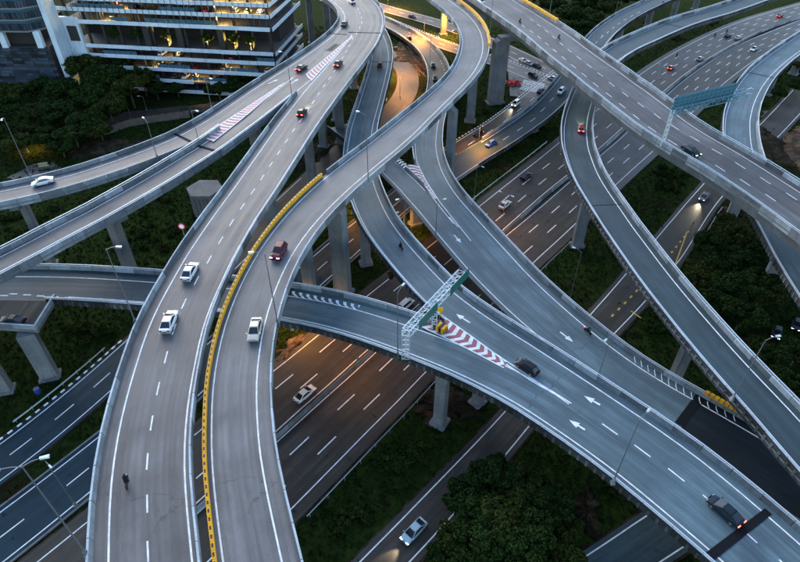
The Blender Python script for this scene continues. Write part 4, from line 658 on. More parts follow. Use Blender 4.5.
pier_px('R2b', 133, 285, wx=3.2, wy=2.2); pier_px('R2a', 58, 236, wx=2.4, wy=1.6)
pier_px('R2b', 232, 190, wx=3.0, wy=2.0)
for k in ELEV:
    rd = RD[k]; d = 12
    while d < rd.L-6:
        c = rd.at(d)[0]; got = PIERS.get(k, [])
        if c.z > 4.2 and all(abs(d-x) > 24 for x in got) and not (k in ('R1', 'R3') and c.y < 75):
            q = rd.p(d, (rd.edge(d, 1)+rd.edge(d, -1))/2)
            if clear_of_roads(q, c.z, 1.8, k) and not (k == 'R2a' and c.y < 160) and not (k == 'R4' and c.y < 200) and not (k == 'R2b' and c.y < 150) and not (k == 'R11a' and q.x < -20) and not (k == 'R10' and rd.L-d < 115): pier(k, d)
        d += 6
# the two piers of the platform
def free_pier(x, y, wx, wy, top, ang, name, parent, mat='pier', lean=0):
    b = un(x, y, 0); mb = MB(); Mx = Matrix.Translation(b) @ Matrix.Rotation(ang, 4, 'Z')
    mb.box(-wx/2, wx/2, -wy/2, wy/2, -.3, top, 0, Mx); mb.box(-wx/2-.4, wx/2+.4, -wy/2-.4, wy/2+.4, -.3, .3, 0, Mx)
    return mb.build(name, M[mat], parent)
free_pier(50.5, 376, 3.0, 1.8, 11.7, R(20), 'pier', st); free_pier(4, 390, 3.0, 1.8, 11.7, R(15), 'pier', st)
# ------------------------------------------------------------------ street lamps
def lamp(base, h, dirs, label, lit=False, arm=1.5, group='street lamps', power=0, r=.10):
    e = tag(empty('street_lamp', base), label, 'street lamp', group); b = Vector(base); u = Vector((0, 0, 1))
    mb = MB(); mb.tube(b-u*.3, b+u*h, r, r*.55, 8); mb.build('pole', M['pole'], e, smooth=False)
    mb = MB(); mb.box(b.x-.28, b.x+.28, b.y-.28, b.y+.28, b.z-.35, b.z+.12); mb.box(b.x-.16, b.x+.16, b.y-.16, b.y+.16, b.z+.12, b.z+1.0); mb.build('base', M['panel'], e)
    for dv in dirs:
        dv = Vector((dv[0], dv[1], 0)).normalized(); t = b+u*(h-.1); m_ = t+dv*arm*.5+u*.35; q = t+dv*arm+u*.45
        mb = MB(); mb.tube(t, m_, r*.5, r*.45, 6); mb.tube(m_, q, r*.45, r*.4, 6); mb.build('arm', M['pole'], e)
        n = Vector((dv.y, -dv.x, 0)); a, c = q-dv*.1, q+dv*.65
        mb = MB(); mb.hexa([a-n*.14-u*.1, c-n*.2-u*.1, c+n*.2-u*.1, a+n*.14-u*.1, a-n*.1+u*.1, c-n*.12+u*.07, c+n*.12+u*.07, a+n*.1+u*.1]); hd = mb.build('lamp_head', M['truss'], e)
        mb = MB(); mb.quad([a-n*.1-u*.105, a+n*.1-u*.105, c+n*.16-u*.105, c-n*.16-u*.105]); mb.build('lens', M['lamp_on'] if lit else M['lamp_off'], hd)
        if power:
            L = bpy.data.lights.new('sodium_light', 'SPOT'); L.energy = power; L.color = (1, .40, .05); L.spot_size = R(165); L.spot_blend = 1.0; L.shadow_soft_size = .25
            lo = bpy.data.objects.new('sodium_light', L); C.objects.link(lo); lo.location = q+dv*.4-u*.2; lo.parent = e; lo.matrix_parent_inverse = Matrix.Translation(-b)
    return e
def lamp_road(key, side, x, y, top, label, arms=(1,), **k):
    rd = RD[key]; d, o = rd.px(x, y, .9); b = rd.p(d, rd.edge(d, side, .42), .35); c, t, w = rd.at(d); n = Vector((t.y, -t.x, 0))*(-side)
    h = height_at(b.y, top)-b.z; h = max(6, min(18, h))
    lamp(b, h, [n*a for a in arms], label, **k)
lamp_road('R3', 1, 282, 322, 254, 'street lamp on the outer edge of the single-lane flyover beside the maroon car')
lamp_road('R3', 1, 364, 177, 115, 'street lamp on the single-lane flyover above the central crossing')
lamp_road('R3', -1, 462, 95, 37, 'street lamp inside the upper loop of the single-lane flyover')
lamp_road('R3', 1, 493, 38, -12, 'street lamp outside the upper loop beside the wide flyover')
lamp_road('R2b', 1, 294, 96, 54, 'street lamp at the pink hatched nose between flyover and left ramps')
lamp_road('R2b', -1, 206, 142, 111, 'street lamp where the two left ramps divide')
lamp_road('R2a', 1, 158, 158, 122, 'street lamp between the two left ramps right of the silver car')
lamp_road('R2a', -1, 204, 106, 79, 'street lamp on the outer edge of the upper left ramp below the car park')
lamp_road('R2a', -1, 32, 172, 118, 'tall street lamp beside the silver car at the left edge')
lamp_road('R1', -1, 124, 322, 249, 'street lamp left of the white cars on the outer edge of the two-lane flyover')
lamp_road('R1', -1, 77, 556, 466, 'large twin street lamp in the bottom left corner', arms=(-1, .2), arm=1.6)
lamp_road('R11b', 1, 374, 234, 199, 'street lamp on the climbing viaduct branch above the motorcycle')
lamp_road('R11a', -1, 398, 354, 293, 'street lamp beside the green sign gantry at the viaduct fork')
lamp_road('R9', -1, 589, 367, 340, 'street lamp in the middle of the low viaduct behind the black hatchback') if False else None
lamp_road('R11b', 1, 589, 384, 336, 'street lamp on the barrier between the two lower right viaducts')
lamp_road('R11a', -1, 615, 479, 420, 'street lamp on the lower edge of the lower right viaduct')
lamp_road('R5', 1, 734, 396, 340, 'street lamp on the narrow right ramp above the yellow boards')
lamp_road('R4', -1, 551, 16, -18, 'street lamp on the far edge of the wide flyover')
lamp_road('R10', 1, 443, 232, 202, 'street lamp on the low viaduct past the red hatching')
lamp_road('R5', 1, 618, 60, 36, 'street lamp on the far ramp beyond the wide flyover')
lamp_road('R6', 1, 627, 15, 5, 'street lamp on the farthest ramp beside the dark woods')
def lamp_ground(x, y, top, dirs, label, **k):
    b = un(x, y, 0); lamp(b, max(5, min(14, height_at(b.y, top))), dirs, label, **k)
gd = Vector((.62, .78, 0)); gn = Vector((.78, -.62, 0))
lamp_ground(76, 506, 461, [gn], 'street lamp on the grass strip between the left service roads')
lamp_ground(569, 302, 252, [-gn], 'street lamp standing in dark grass between viaduct and right ramp')
lamp_ground(474, 199, 166, [gn], 'street lamp on the grassy strip above the motorway')
lamp_ground(501, 231, 195, [gn, -gn], 'twin-arm lamp on the motorway median under the silver car', lit=True, power=850)
lamp_ground(358, 361, 318, [gn, -gn], 'twin-arm lamp on the motorway median half hidden below the viaduct', lit=True, power=850)
lamp_ground(729, 71, 58, [gn, -gn], 'twin-arm lamp on the far motorway median right of the sign gantry')
lamp_ground(660, 79, 66, [-gn], 'street lamp on the far motorway beside the red car')
lamp_ground(147, 111, 97, [(-1, 0)], 'right one of two small street lamps on the road below the car park', arm=1.2)
lamp_ground(132, 121, 106, [(-1, 0)], 'left one of two small street lamps on the road below the car park', arm=1.2)
# sodium lamps that are burning on the ground-level loops
for i, (x, y, dx, dy, h, pw, lb) in enumerate((
    (392, 76, 1, .2, 11, 20000, 'burning sodium lamp beside the orange-lit loop road below the flyovers'),
    (424, 44, -1, .2, 11, 30000, 'burning sodium lamp inside the orange-lit loop near the black car'),
    (388, 10, .6, -1, 11, 26000, 'burning sodium lamp on the hedge median of the far cross street'),
    (447, 36, -.3, -1, 11, 26000, 'burning sodium lamp beside the dividing kerb of the far cross street'),
    (404, 232, -1, -.3, 6, 4500, 'burning sodium lamp under the low ramp beside the motorway'),
    (292, 330, .9, .3, 9, 3600, 'burning sodium lamp on the verge under the fork viaduct'),
    (478, 148, .3, -1, 8, 4200, 'burning sodium lamp on the kerb of the road with the blue car'),
    (400, 98, 1, -.3, 10, 9000, 'burning sodium lamp on the verge under the upper loop'),
    (352, 214, -.3, 1, 7, 2500, 'burning sodium lamp under the climbing viaduct branch'),
    (28, 152, .4, .6, 5, 1500, 'burning lamp among the trees at the left edge'))):
    b = un(x, y, 0); lamp(b, h, [(dx, dy)], lb, lit=True, power=pw, group='burning sodium lamps')
# ------------------------------------------------------------------ sign gantries
def lattice(mb, a, b, w, n, up):
    """square lattice beam from a to b"""
    d = (b-a).normalized(); s = d.cross(up).normalized()*w/2; v = s.cross(d).normalized()*w/2
    cs = [s+v, s-v, -s-v, -s+v]
    for c in cs: mb.bar(a+c, b+c, .13)
    for i in range(n+1):
        p = a.lerp(b, i/n)
        for j in range(4):
            mb.bar(p+cs[j], p+cs[(j+1) % 4], .08)
            if i < n: mb.bar(p+cs[j], a.lerp(b, (i+1)/n)+cs[(j+1) % 4], .07)
def up_to(base, py): return Vector((base.x, base.y, height_at(base.y, py)))
Z = Vector((0, 0, 1))
# green-sign gantry at the fork
rd = RD['R11a']; d, o = rd.px(405, 361); gb = rd.p(d, rd.edge(d, -1, .25), .9)
g = tag(empty('sign_gantry', gb), 'pale lattice gantry with green sign panels over the viaduct fork', 'sign gantry')
gt = up_to(gb, 333); hgt = gt.z
mid = un(434, 328, 15); far = mid+(mid-gb).normalized()*9; far.z = hgt
mid_t = Vector((mid.x, mid.y, hgt))
mb = MB(); lattice(mb, gb, Vector((gb.x, gb.y, hgt)), 1.2, 5, Vector((0, 1, 0))); mb.build('post', M['truss'], g)
mb = MB(); lattice(mb, mid, mid_t, .8, 5, Vector((0, 1, 0))); mb.build('post', M['truss'], g)
mb = MB(); lattice(mb, Vector((gb.x, gb.y, hgt)), far, 1.3, 12, Z); mb.build('beam', M['truss'], g)
bd = (far-Vector((gb.x, gb.y, hgt))); bl = bd.length; bd.normalize(); bn = Vector((bd.y, -bd.x, 0))
for t0, t1, z0, z1 in ((.14, .46, -.9, 1.0), (.70, 1.06, -.9, 1.0)):
    a, b = Vector((gb.x, gb.y, hgt))+bd*bl*t0, Vector((gb.x, gb.y, hgt))+bd*bl*t1; s = bn*.80; s2 = bn*.90
    mb = MB(); mb.hexa([a+s+Z*z0, b+s+Z*z0, b+s2+Z*z0, a+s2+Z*z0, a+s+Z*z1, b+s+Z*z1, b+s2+Z*z1, a+s2+Z*z1]); pn = mb.build('sign_panel', M['sign_green'], g)
    for t in (.15, .5, .85):
        mb = MB(); q = a.lerp(b, t)+bn*.56; mb.bar(q+Z*z0, q+Z*z1, .1); mb.build('bracket', M['truss'], pn)
# blue-green cantilever gantry on the wide flyover
rd = RD['R4']; d, o = rd.px(662, 146); gb = rd.p(d, rd.edge(d, 1, .3), .9); c, t, w = rd.at(d)
g = tag(empty('sign_gantry', gb), 'blue-green cantilever sign gantry with ribbed panels over the wide flyover', 'sign gantry')
hgt = gb.z+6.6; nL = Vector((-t.y, t.x, 0)).normalized()
tip = un(744, 97, hgt); dirn = (tip-Vector((gb.x, gb.y, hgt))); dirn.z = 0; Ln = dirn.length; dirn.normalize()
top = Vector((gb.x, gb.y, hgt)); sN = Vector((dirn.y, -dirn.x, 0))
mb = MB()
for s_ in (-.45, .45): mb.tube(gb+dirn*s_-Z*.9, top+dirn*s_+Z*1.0, .2, .17, 8)
for i in range(6):
    z_ = i*1.2; mb.bar(gb+dirn*-.45+Z*z_, gb+dirn*.45+Z*(z_+1.0), .1)
mb.build('post', M['truss'], g)
mb = MB()
a0, b0 = top+Z*.2, top+dirn*Ln+Z*.2
for zz, ss in ((0, .7), (0, -.7), (1.5, .7), (1.5, -.7)): mb.bar(a0+Z*zz+sN*ss, b0+Z*zz+sN*ss, .16)
k = 14
for i in range(k+1):
    p = a0.lerp(b0, i/k)
    for ss in (.7, -.7):
        mb.bar(p+sN*ss, p+sN*ss+Z*1.5, .1)
        if i < k: mb.bar(p+sN*ss+Z*(1.5 if i % 2 else 0), a0.lerp(b0, (i+1)/k)+sN*ss+Z*(0 if i % 2 else 1.5), .1)
    mb.bar(p+sN*.7+Z*1.5, p-sN*.7+Z*1.5, .1); mb.bar(p+sN*.7, p-sN*.7, .1)
mb.build('truss_beam', M['sign_rib'], g)
pa, pb = top+dirn*.6, top+dirn*(Ln*.86)
np_ = 13
for i in range(np_):
    a, b = pa.lerp(pb, i/np_), pa.lerp(pb, (i+.93)/np_); s1, s2 = sN*-.82, sN*-.90
    mb = MB(); mb.hexa([b+s1+Z*.1, a+s1+Z*.1, a+s2+Z*.1, b+s2+Z*.1, b+s1+Z*3.7, a+s1+Z*3.7, a+s2+Z*3.7, b+s2+Z*3.7]); p_ = mb.build('sign_panel', M['sign_back'], g)
    mb = MB(); q = b+sN*-.74; mb.bar(q+Z*.2, q+Z*3.6, .1, .14); mb.build('rib', M['sign_rib'], p_)
for z_ in (1.7, 2.7, 3.5):
    mb = MB(); mb.bar(pa+sN*-.66+Z*z_, pb+sN*-.66+Z*z_, .12); mb.build('sign_rail', M['sign_rib'], g)
for z_ in (.4, 1.6):
    mb = MB(); q = b0+Z*z_; mb.bar(q, q+dirn*1.6, .12); mb.bar(q+dirn*1.6-sN*.5, q+dirn*1.6+sN*.5, .1); mb.build('end_bracket', M['truss'], g)
# crash cushion and yellow delineator at the fork nose
cb = un(437, 328, 15); ax = (un(506, 364, 15)-cb).normalized(); ay = Vector((ax.y, -ax.x, 0))
cc = tag(empty('crash_cushion', cb), 'yellow and black striped crash cushion at the viaduct fork', 'crash cushion')
for i in range(4):
    mb = MB(); a = cb+ax*(i*.55-.4)
    mb.hexa([a-ay*.7, a+ax*.5-ay*.7, a+ax*.5+ay*.7, a+ay*.7, a-ay*.7+Z*1.1, a+ax*.5-ay*.7+Z*1.1, a+ax*.5+ay*.7+Z*1.1, a+ay*.7+Z*1.1]); mb.build('cushion_block', M['yellow'] if i % 2 else M['black'], cc)
mb = MB()
for i in range(-2, 3):
    a = cb+ax*1.83+ay*i*.28; mb.hexa([a-ay*.1+Z*.1, a+ax*.04-ay*.1+Z*.1, a+ax*.04+ay*.1+Z*.1, a+ay*.1+Z*.1, a-ay*.1+Z*1.05+ay*.2, a+ax*.04-ay*.1+Z*1.05+ay*.2, a+ax*.04+ay*.1+Z*1.05+ay*.2, a+ay*.1+Z*1.05+ay*.2], 0 if i % 2 else 1)
mb.build('stripe_board', [M['yellow'], M['black']], cc)
db_ = un(440, 319, 15); dl = tag(empty('lane_delineator', db_), 'tall yellow delineator post behind the striped crash cushion', 'delineator')
mb = MB(); mb.tube(db_, db_+Z*2.6, .16, .13, 8); mb.build('post', M['yellow'], dl); mb = MB(); mb.box(db_.x-.45, db_.x+.45, db_.y-.06, db_.y+.06, db_.z+1.9, db_.z+2.7); mb.build('panel', M['yellow'], dl)
# yellow boards fixed to the barrier where the right ramp crosses the low viaduct
rd = RD['R9']; dA, _ = rd.px(702, 397, .9); dB, _ = rd.px(737, 416, .9)
e = tag(empty('yellow_barrier', rd.p(dA, rd.edge(dA, -1))), 'short row of yellow boards on the barrier under the right ramp', 'barrier')
n = 7
for i in range(n):
    a = dA+(dB-dA)*i/n; b = dA+(dB-dA)*(i+.8)/n; A, B = rd.p(a, rd.edge(a, -1, .2), .95), rd.p(b, rd.edge(b, -1, .2), .95); dd = B-A
    link('board', board, e, loc=A, rot=(0, 0, math.atan2(dd.y, dd.x)), scale=(dd.length, 1.6, .8))
# yellow boards along the far edge of the wide flyover and of the loop
for key, side, pa_, pb_, lb in (('R4', -1, (512, 0), (552, 22), 'yellow barrier boards on the far edge of the wide flyover at the top'), ('R3', 1, (458, 0), (491, 46), 'yellow barrier boards on the outside of the upper loop')):
    rd = RD[key]; dA, _ = rd.px(*pa_, .9); dB, _ = rd.px(*pb_, .9); dA, dB = min(dA, dB), max(dA, dB); n = int((dB-dA)/2.0)
    e = tag(empty('yellow_barrier', rd.p(dA, rd.edge(dA, side))), lb, 'barrier')
    for i in range(n):
        a = dA+(dB-dA)*i/n; b = dA+(dB-dA)*(i+.9)/n; A, B = rd.p(a, rd.edge(a, side, .22), .95), rd.p(b, rd.edge(b, side, .22), .95); dd = B-A
        link('board', board, e, loc=A, rot=(0, 0, math.atan2(dd.y, dd.x)), scale=(dd.length, 2.0, 1))
# round red road sign on the grass left of the two-lane flyover
rd = RD['R1']; d, o = rd.px(181, 236, .9); b = rd.p(d, rd.edge(d, -1, .5), .4); e = tag(empty('road_sign', b), 'round red and white road sign left of the two-lane flyover', 'road sign')
mb = MB(); mb.tube(b, b+Z*2.6, .05, .05, 6); mb.build('post', M['steel'], e)
mb = MB(); mb.tube(b+Z*2.6+Vector((0, -.06, 0)), b+Z*2.6+Vector((0, -.10, 0)), .62, .62, 18); sg = mb.build('sign_face', plain('sign_red', (.55, .03, .04), .4), e)
mb = MB(); mb.tube(b+Z*2.6+Vector((0, -.10, 0)), b+Z*2.6+Vector((0, -.115, 0)), .42, .42, 18); mb.build('sign_centre', M['white'], sg)
# hexagonal unfinished pier head below the left ramps
hb = un(212, 218, 0); top_z = height_at(hb.y, 188); e = tag(empty('unfinished_pier', hb), 'unfinished hexagonal concrete pier head below the lower left ramp', 'pier')
mb = MB(); mb.tube(hb-Z*.3, hb+Z*(top_z-8), 2.4, 2.4, 6); mb.build('pier', M['pier'], e); mb = MB(); mb.tube(hb+Z*(top_z-8), hb+Z*(top_z-.9), 4.0, 4.2, 6); mb.tube(hb+Z*(top_z-.9), hb+Z*top_z, 4.7, 4.7, 6); mb.build('pier_head', M['pier'], e)
for i in range(24):
    t_ = 2*math.pi*i/24; r_ = 4.25*math.cos(math.pi/6)/math.cos((t_ % (math.pi/3))-math.pi/6); a = hb+Vector((math.cos(t_), math.sin(t_), 0))*r_; mb = MB(); mb.bar(a+Z*(top_z-7.8), a+Z*(top_z-.9), .4, .4); mb.build('rib', M['pier'], e)
# blue drum by the tall left pier
b = un(38, 392, 0); e = tag(empty('water_drum', b), 'small blue plastic drum in the grass beside the left piers', 'drum')
bl_ = plain('blue_plastic', (.02, .05, .22), .5); mb = MB(); mb.tube(b-Z*.25, b+Z*1.0, .5, .52, 14); mb.build('drum', bl_, e); mb = MB()
for z_ in (.2, .75): mb.tube(b+Z*z_, b+Z*(z_+.1), .56, .56, 14)
mb.build('hoop', bl_, e)
# ------------------------------------------------------------------ vehicles
_paint = {}
def paint(c):
    if c not in _paint: _paint[c] = plain('car_paint_%d' % len(_paint), c, .3, .15 if sum(c) > .3 else 0, .5 if sum(c) > .3 else .18, coat=.8 if sum(c) > .3 else .04)
    return _paint[c]
def loft(st, n=None):
    """st: list of rings of equal length"""
    vs = [p for r in st for p in r]; k = len(st[0]); fs = []
    for i in range(len(st)-1):
        for j in range(k): a = i*k+j; b = i*k+(j+1) % k; fs.append((a, b, b+k, a+k))
    fs += [tuple(range(k-1, -1, -1)), tuple(len(vs)-k+j for j in range(k))]
    return vs, fs
CARS = {}
def rounded(vs, fs, bevel=0):
    bm = bmesh.new(); q = [bm.verts.new(v) for v in vs]
    for f in fs: bm.faces.new([q[i] for i in f])
    bmesh.ops.recalc_face_normals(bm, faces=bm.faces)
    if bevel: bmesh.ops.bevel(bm, geom=list(bm.edges), offset=bevel, segments=2, affect='EDGES', profile=.6)
    else:
        sh = [e for e in bm.edges if len(e.link_faces) == 2 and e.calc_face_angle(0) > .5]; bmesh.ops.bevel(bm, geom=sh, offset=.05, segments=2, affect='EDGES', profile=.6)
    bm.verts.index_update(); v = [x.co.copy() for x in bm.verts]; f = [tuple(x.index for x in y.verts) for y in bm.faces]; bm.free(); return v, f
def car_parts(kind):
    """list of (name, verts, faces, material key) in local metres, x forward"""
    if kind in CARS: return CARS[kind]
    if kind == 'sedan': L, Wd, body, cab = 4.6, 1.80, [(-2.30, .42, .72), (-2.22, .30, .98), (-1.6, .22, 1.03), (-.6, .2, .99), (.85, .2, .97), (1.6, .22, .88), (2.12, .28, .74), (2.30, .40, .58)], (-2.0, -.95, .30, 1.35, .97, 1.47)
    elif kind == 'hatch': L, Wd, body, cab = 4.0, 1.72, [(-2.0, .42, .75), (-1.95, .30, .98), (-1.4, .22, 1.0), (-.4, .2, .97), (.8, .2, .95), (1.4, .22, .90), (1.88, .28, .76), (2.0, .40, .60)], (-1.88, -1.35, .25, 1.05, .96, 1.52)
    elif kind == 'suv': L, Wd, body, cab = 4.5, 1.85, [(-2.25, .48, .85), (-2.2, .36, 1.08), (-1.5, .28, 1.10), (-.4, .26, 1.08), (.8, .26, 1.06), (1.6, .28, 1.02), (2.12, .34, .88), (2.25, .46, .68)], (-2.1, -1.75, .25, 1.05, 1.06, 1.74)
    else: L, Wd, body, cab = 4.4, 1.75, [(-2.2, .42, .85), (-2.17, .30, 1.12), (-1.4, .24, 1.14), (.0, .22, 1.12), (1.2, .22, 1.10), (1.7, .24, 1.0), (2.1, .30, .82), (2.2, .42, .64)], (-2.08, -1.95, .75, 1.5, 1.10, 1.85)
    out = []; hw = Wd/2; rings = []
    for x, zb, zt in body:
        e = 1-.10*(abs(x)/(L/2))**4; y = hw*e; m = zb+(zt-zb)*.5
        rings.append([Vector(q) for q in ((x, -y*.86, zb), (x, y*.86, zb), (x, y, zb+.18), (x, y, m), (x, y*.95, zt-.05), (x, y*.72, zt+.02), (x, -y*.72, zt+.02), (x, -y*.95, zt-.05), (x, -y, m), (x, -y, zb+.18))])
    out.append(('body', *rounded(*loft(rings)), 'paint'))
    xb0, xt0, xt1, xb1, zb, zt = cab; yb, yt = hw*.90, hw*.70
    base = [Vector(q) for q in ((xb0, -yb, zb), (xb1, -yb, zb), (xb1, yb, zb), (xb0, yb, zb))]; top = [Vector(q) for q in ((xt0, -yt, zt), (xt1, -yt, zt), (xt1, yt, zt), (xt0, yt, zt))]
    mb = MB(); mb.hexa([p-Vector((0, 0, .06)) for p in base]+top)
    mb.hexa([p+Vector((0, 0, -.01)) for p in top]+[Vector((p.x*.96+(xt0+xt1)/2*.04, p.y*.9, p.z+.05)) for p in top]); out.append(('cabin', *rounded(mb.v, mb.f, .09), 'paint'))
    def win(name, a, b, c, d, inset=.12, off=.012):
        ctr = (a+b+c+d)/4; nrm = (b-a).cross(d-a).normalized(); q = [ctr+(p-ctr)*(1-inset)+nrm*off for p in (a, b, c, d)]
        out.append((name, q, [(0, 1, 2, 3)], 'glass'))
    win('windscreen', base[1], base[2], top[2], top[1]); win('rear_window', base[3], base[0], top[0], top[3])
    win('side_window', base[0], base[1], top[1], top[0], .2); win('side_window', base[2], base[3], top[3], top[2], .16)
    for sx in (-1, 1):
        for sy in (-1, 1):
            mb = MB(); x = sx*L*.30; y = sy*(hw-.02); r = .33
            mb.tube((x, y-sy*.2, r), (x, y+sy*.02, r), r, r, 14, 0); mb.tube((x, y+sy*.02, r), (x, y+sy*.035, r), r*.62, r*.55, 10, 1); out.append(('wheel', mb.v, mb.f, ('tyre', 'rim', mb.m)))
    zh = body[-2][2]
    for sy in (-1, 1):
        mb = MB(); y = sy*hw*.66; mb.box(L/2-.20, L/2-.02, y-.2, y+.2, zh-.20, zh-.04); out.append(('headlight', mb.v, mb.f, 'head'))
        mb = MB(); zt_ = body[1][2]; mb.box(-L/2-.02, -L/2+.12, y-.2, y+.2, zt_-.24, zt_-.06); out.append(('tail_light', mb.v, mb.f, 'tail'))
    for sy in (-1, 1):
        mb = MB(); x = xb1-.12; mb.box(x-.08, x+.08, sy*hw-.02+sy*.02, sy*(hw+.16), zb-.02, zb+.12) if sy > 0 else mb.box(x-.08, x+.08, sy*(hw+.16), sy*hw, zb-.02, zb+.12); out.append(('mirror', mb.v, mb.f, 'paint'))
    mb = MB(); mb.box(-L/2-.03, -L/2+.05, -.26, .26, .5, .62); out.append(('number_plate', mb.v, mb.f, 'plate'))
    CARS[kind] = out; return out
_cm = {}
def car(pos, rz, kind, col, lights, label, cat='car', small=False, pitch=0, group=None):
    e = None
    mm = {'paint': paint(col), 'glass': M['glass'], 'head': M['head_on'] if 'h' in lights else M['head_off'], 'tail': M['tail_on'] if 't' in lights else M['tail_off'], 'plate': M['plate']}
    if small:
        key = (kind, col, lights)
        if key not in _cm:
            vs, fs, mi = [], [], []; mats = [mm['paint'], mm['glass'], mm['head'], mm['tail'], mm['plate'], M['tyre'], M['rim']]
            ix = {'paint': 0, 'glass': 1, 'head': 2, 'tail': 3, 'plate': 4}
            for nm, v, f, m in car_parts(kind):
                n = len(vs); vs += v; fs += [tuple(n+i for i in q) for q in f]; mi += [5+i for i in m[2]] if isinstance(m, tuple) else [ix[m]]*len(f)
            _cm[key] = mesh('car', vs, fs, mats, mi)
        e = link('car', _cm[key], None, loc=pos, rot=(0, -pitch, rz))
    else:
        e = empty('car', pos, rz); e.rotation_euler = (0, -pitch, rz)
        for i, (nm, v, f, m) in enumerate(car_parts(kind)):
            mats = [M['tyre'], M['rim']] if isinstance(m, tuple) else [mm[m]]; key = (kind, i, mats[0].name)
            if key not in _cm: _cm[key] = mesh(nm, v, f, mats, m[2] if isinstance(m, tuple) else None)
            link(nm, _cm[key], e, world=False)
    tag(e, label, cat, group)
    if 'b' in lights:       # dipped beams thrown on the road ahead
        L = bpy.data.lights.new('headlight_beam', 'SPOT'); L.energy = 1000; L.color = (1, .84, .58); L.spot_size = R(50); L.spot_blend = .8; L.shadow_soft_size = .15
        lo = bpy.data.objects.new('headlight_beam', L); C.objects.link(lo); lo.parent = e; lo.location = (2.45, 0, .75); lo.rotation_euler = (R(78), 0, R(-90))
    return e
def car_px(key, x, y, dirn, kind, col, lights, label, small=False, cat='car', lift=.55):
    rd = RD[key]; d, o = rd.px(x, y, lift); c, t, w = rd.at(d); t = t*dirn
    o = max(-w/2+.9, min(w/2-.9, o)) if not key.startswith('G') else o
    p = rd.p(d, o, .035); return car(p, math.atan2(t.y, t.x), kind, col, lights, label, cat, small, math.atan2(t.z, t.to_2d().length))
WH, SI, BK, GY, RD_, MR, GO, BL, DK = (.75, .76, .77), (.45, .46, .47), (.012, .012, .014), (.16, .17, .18), (.35, .03, .03), (.12, .012, .025), (.58, .50, .40), (.03, .08, .40), (.03, .035, .045)
for a in (('R1', 169, 322, 1, 'sedan', WH, '', 'white sedan on the two-lane flyover, nearer the camera of the two white cars'),
 ('R1', 190, 272, 1, 'sedan', (.70, .71, .72), '', 'white sedan on the two-lane flyover, farther away of the two white cars'),
 ('R1', 302, 113, 1, 'hatch', BK, 'tb', 'black hatchback with lit tail lights before the pink hatched nose'),
 ('R1', 338, 64, 1, 'sedan', (.05, .02, .02), 't', 'dark red sedan right of the pink hatching on the two-lane flyover'),
 ('R2a', 306, 69, 1, 'sedan', BK, 't', 'black sedan left of the pink hatching on the left ramps'),
 ('R2a', 338, 24, 1, 'sedan', DK, '', 'dark sedan at the top bend of the two-lane flyover'),
 ('R1', 351, 2, 1, 'sedan', WH, '', 'white sedan at the top edge on the two-lane flyover'),
 ('R2a', 43, 182, -1, 'sedan', (.62, .66, .70), '', 'silver sedan on the upper left ramp'),
 ('R3', 279, 252, -1, 'suv', MR, 'h', 'maroon car with lit headlights on the single-lane flyover'),
 ('R3', 255, 330, -1, 'sedan', GO, '', 'champagne gold sedan on the single-lane flyover beside the yellow barrier'),
 ('R4', 691, 151, 1, 'sedan', (.015, .02, .028), 'h', 'black sedan with headlights below the blue sign gantry'),
 ('R4', 476, 2, -1, 'sedan', WH, '', 'white sedan at the top end of the wide flyover'),
 ('R5', 581, 129, -1, 'hatch', RD_, 'tb', 'small red car with lit lights on the narrow right ramp'),
 ('R11b', 519, 374, 1, 'hatch', BK, '', 'black hatchback at the tip of the red chevrons'),
 ('R11b', 725, 511, 1, 'sedan', (.012, .02, .03), 't', 'black sedan with red tail lights at lower right beside the wide joint'),
 ('R11b', 380, 65, 1, 'hatch', (.05, .05, .055), '', 'small dark hatchback on the narrow far ramp'),
 ('GHA', 305, 394, 1, 'sedan', (.66, .62, .56), '', 'silver sedan on the warm-lit motorway below the fork viaduct'),
 ('GHA', 505, 205, 1, 'sedan', (.60, .58, .55), '', 'pale sedan beside the twin-arm lamp on the motorway'),
 ('GHA', 526, 176, 1, 'sedan', DK, '', 'dark sedan on the motorway right of the pale one'),
 ('GHA', 406, 305, 1, 'van', (.55, .54, .50), '', 'white van half hidden under the climbing viaduct branch')):
    car_px(*a)
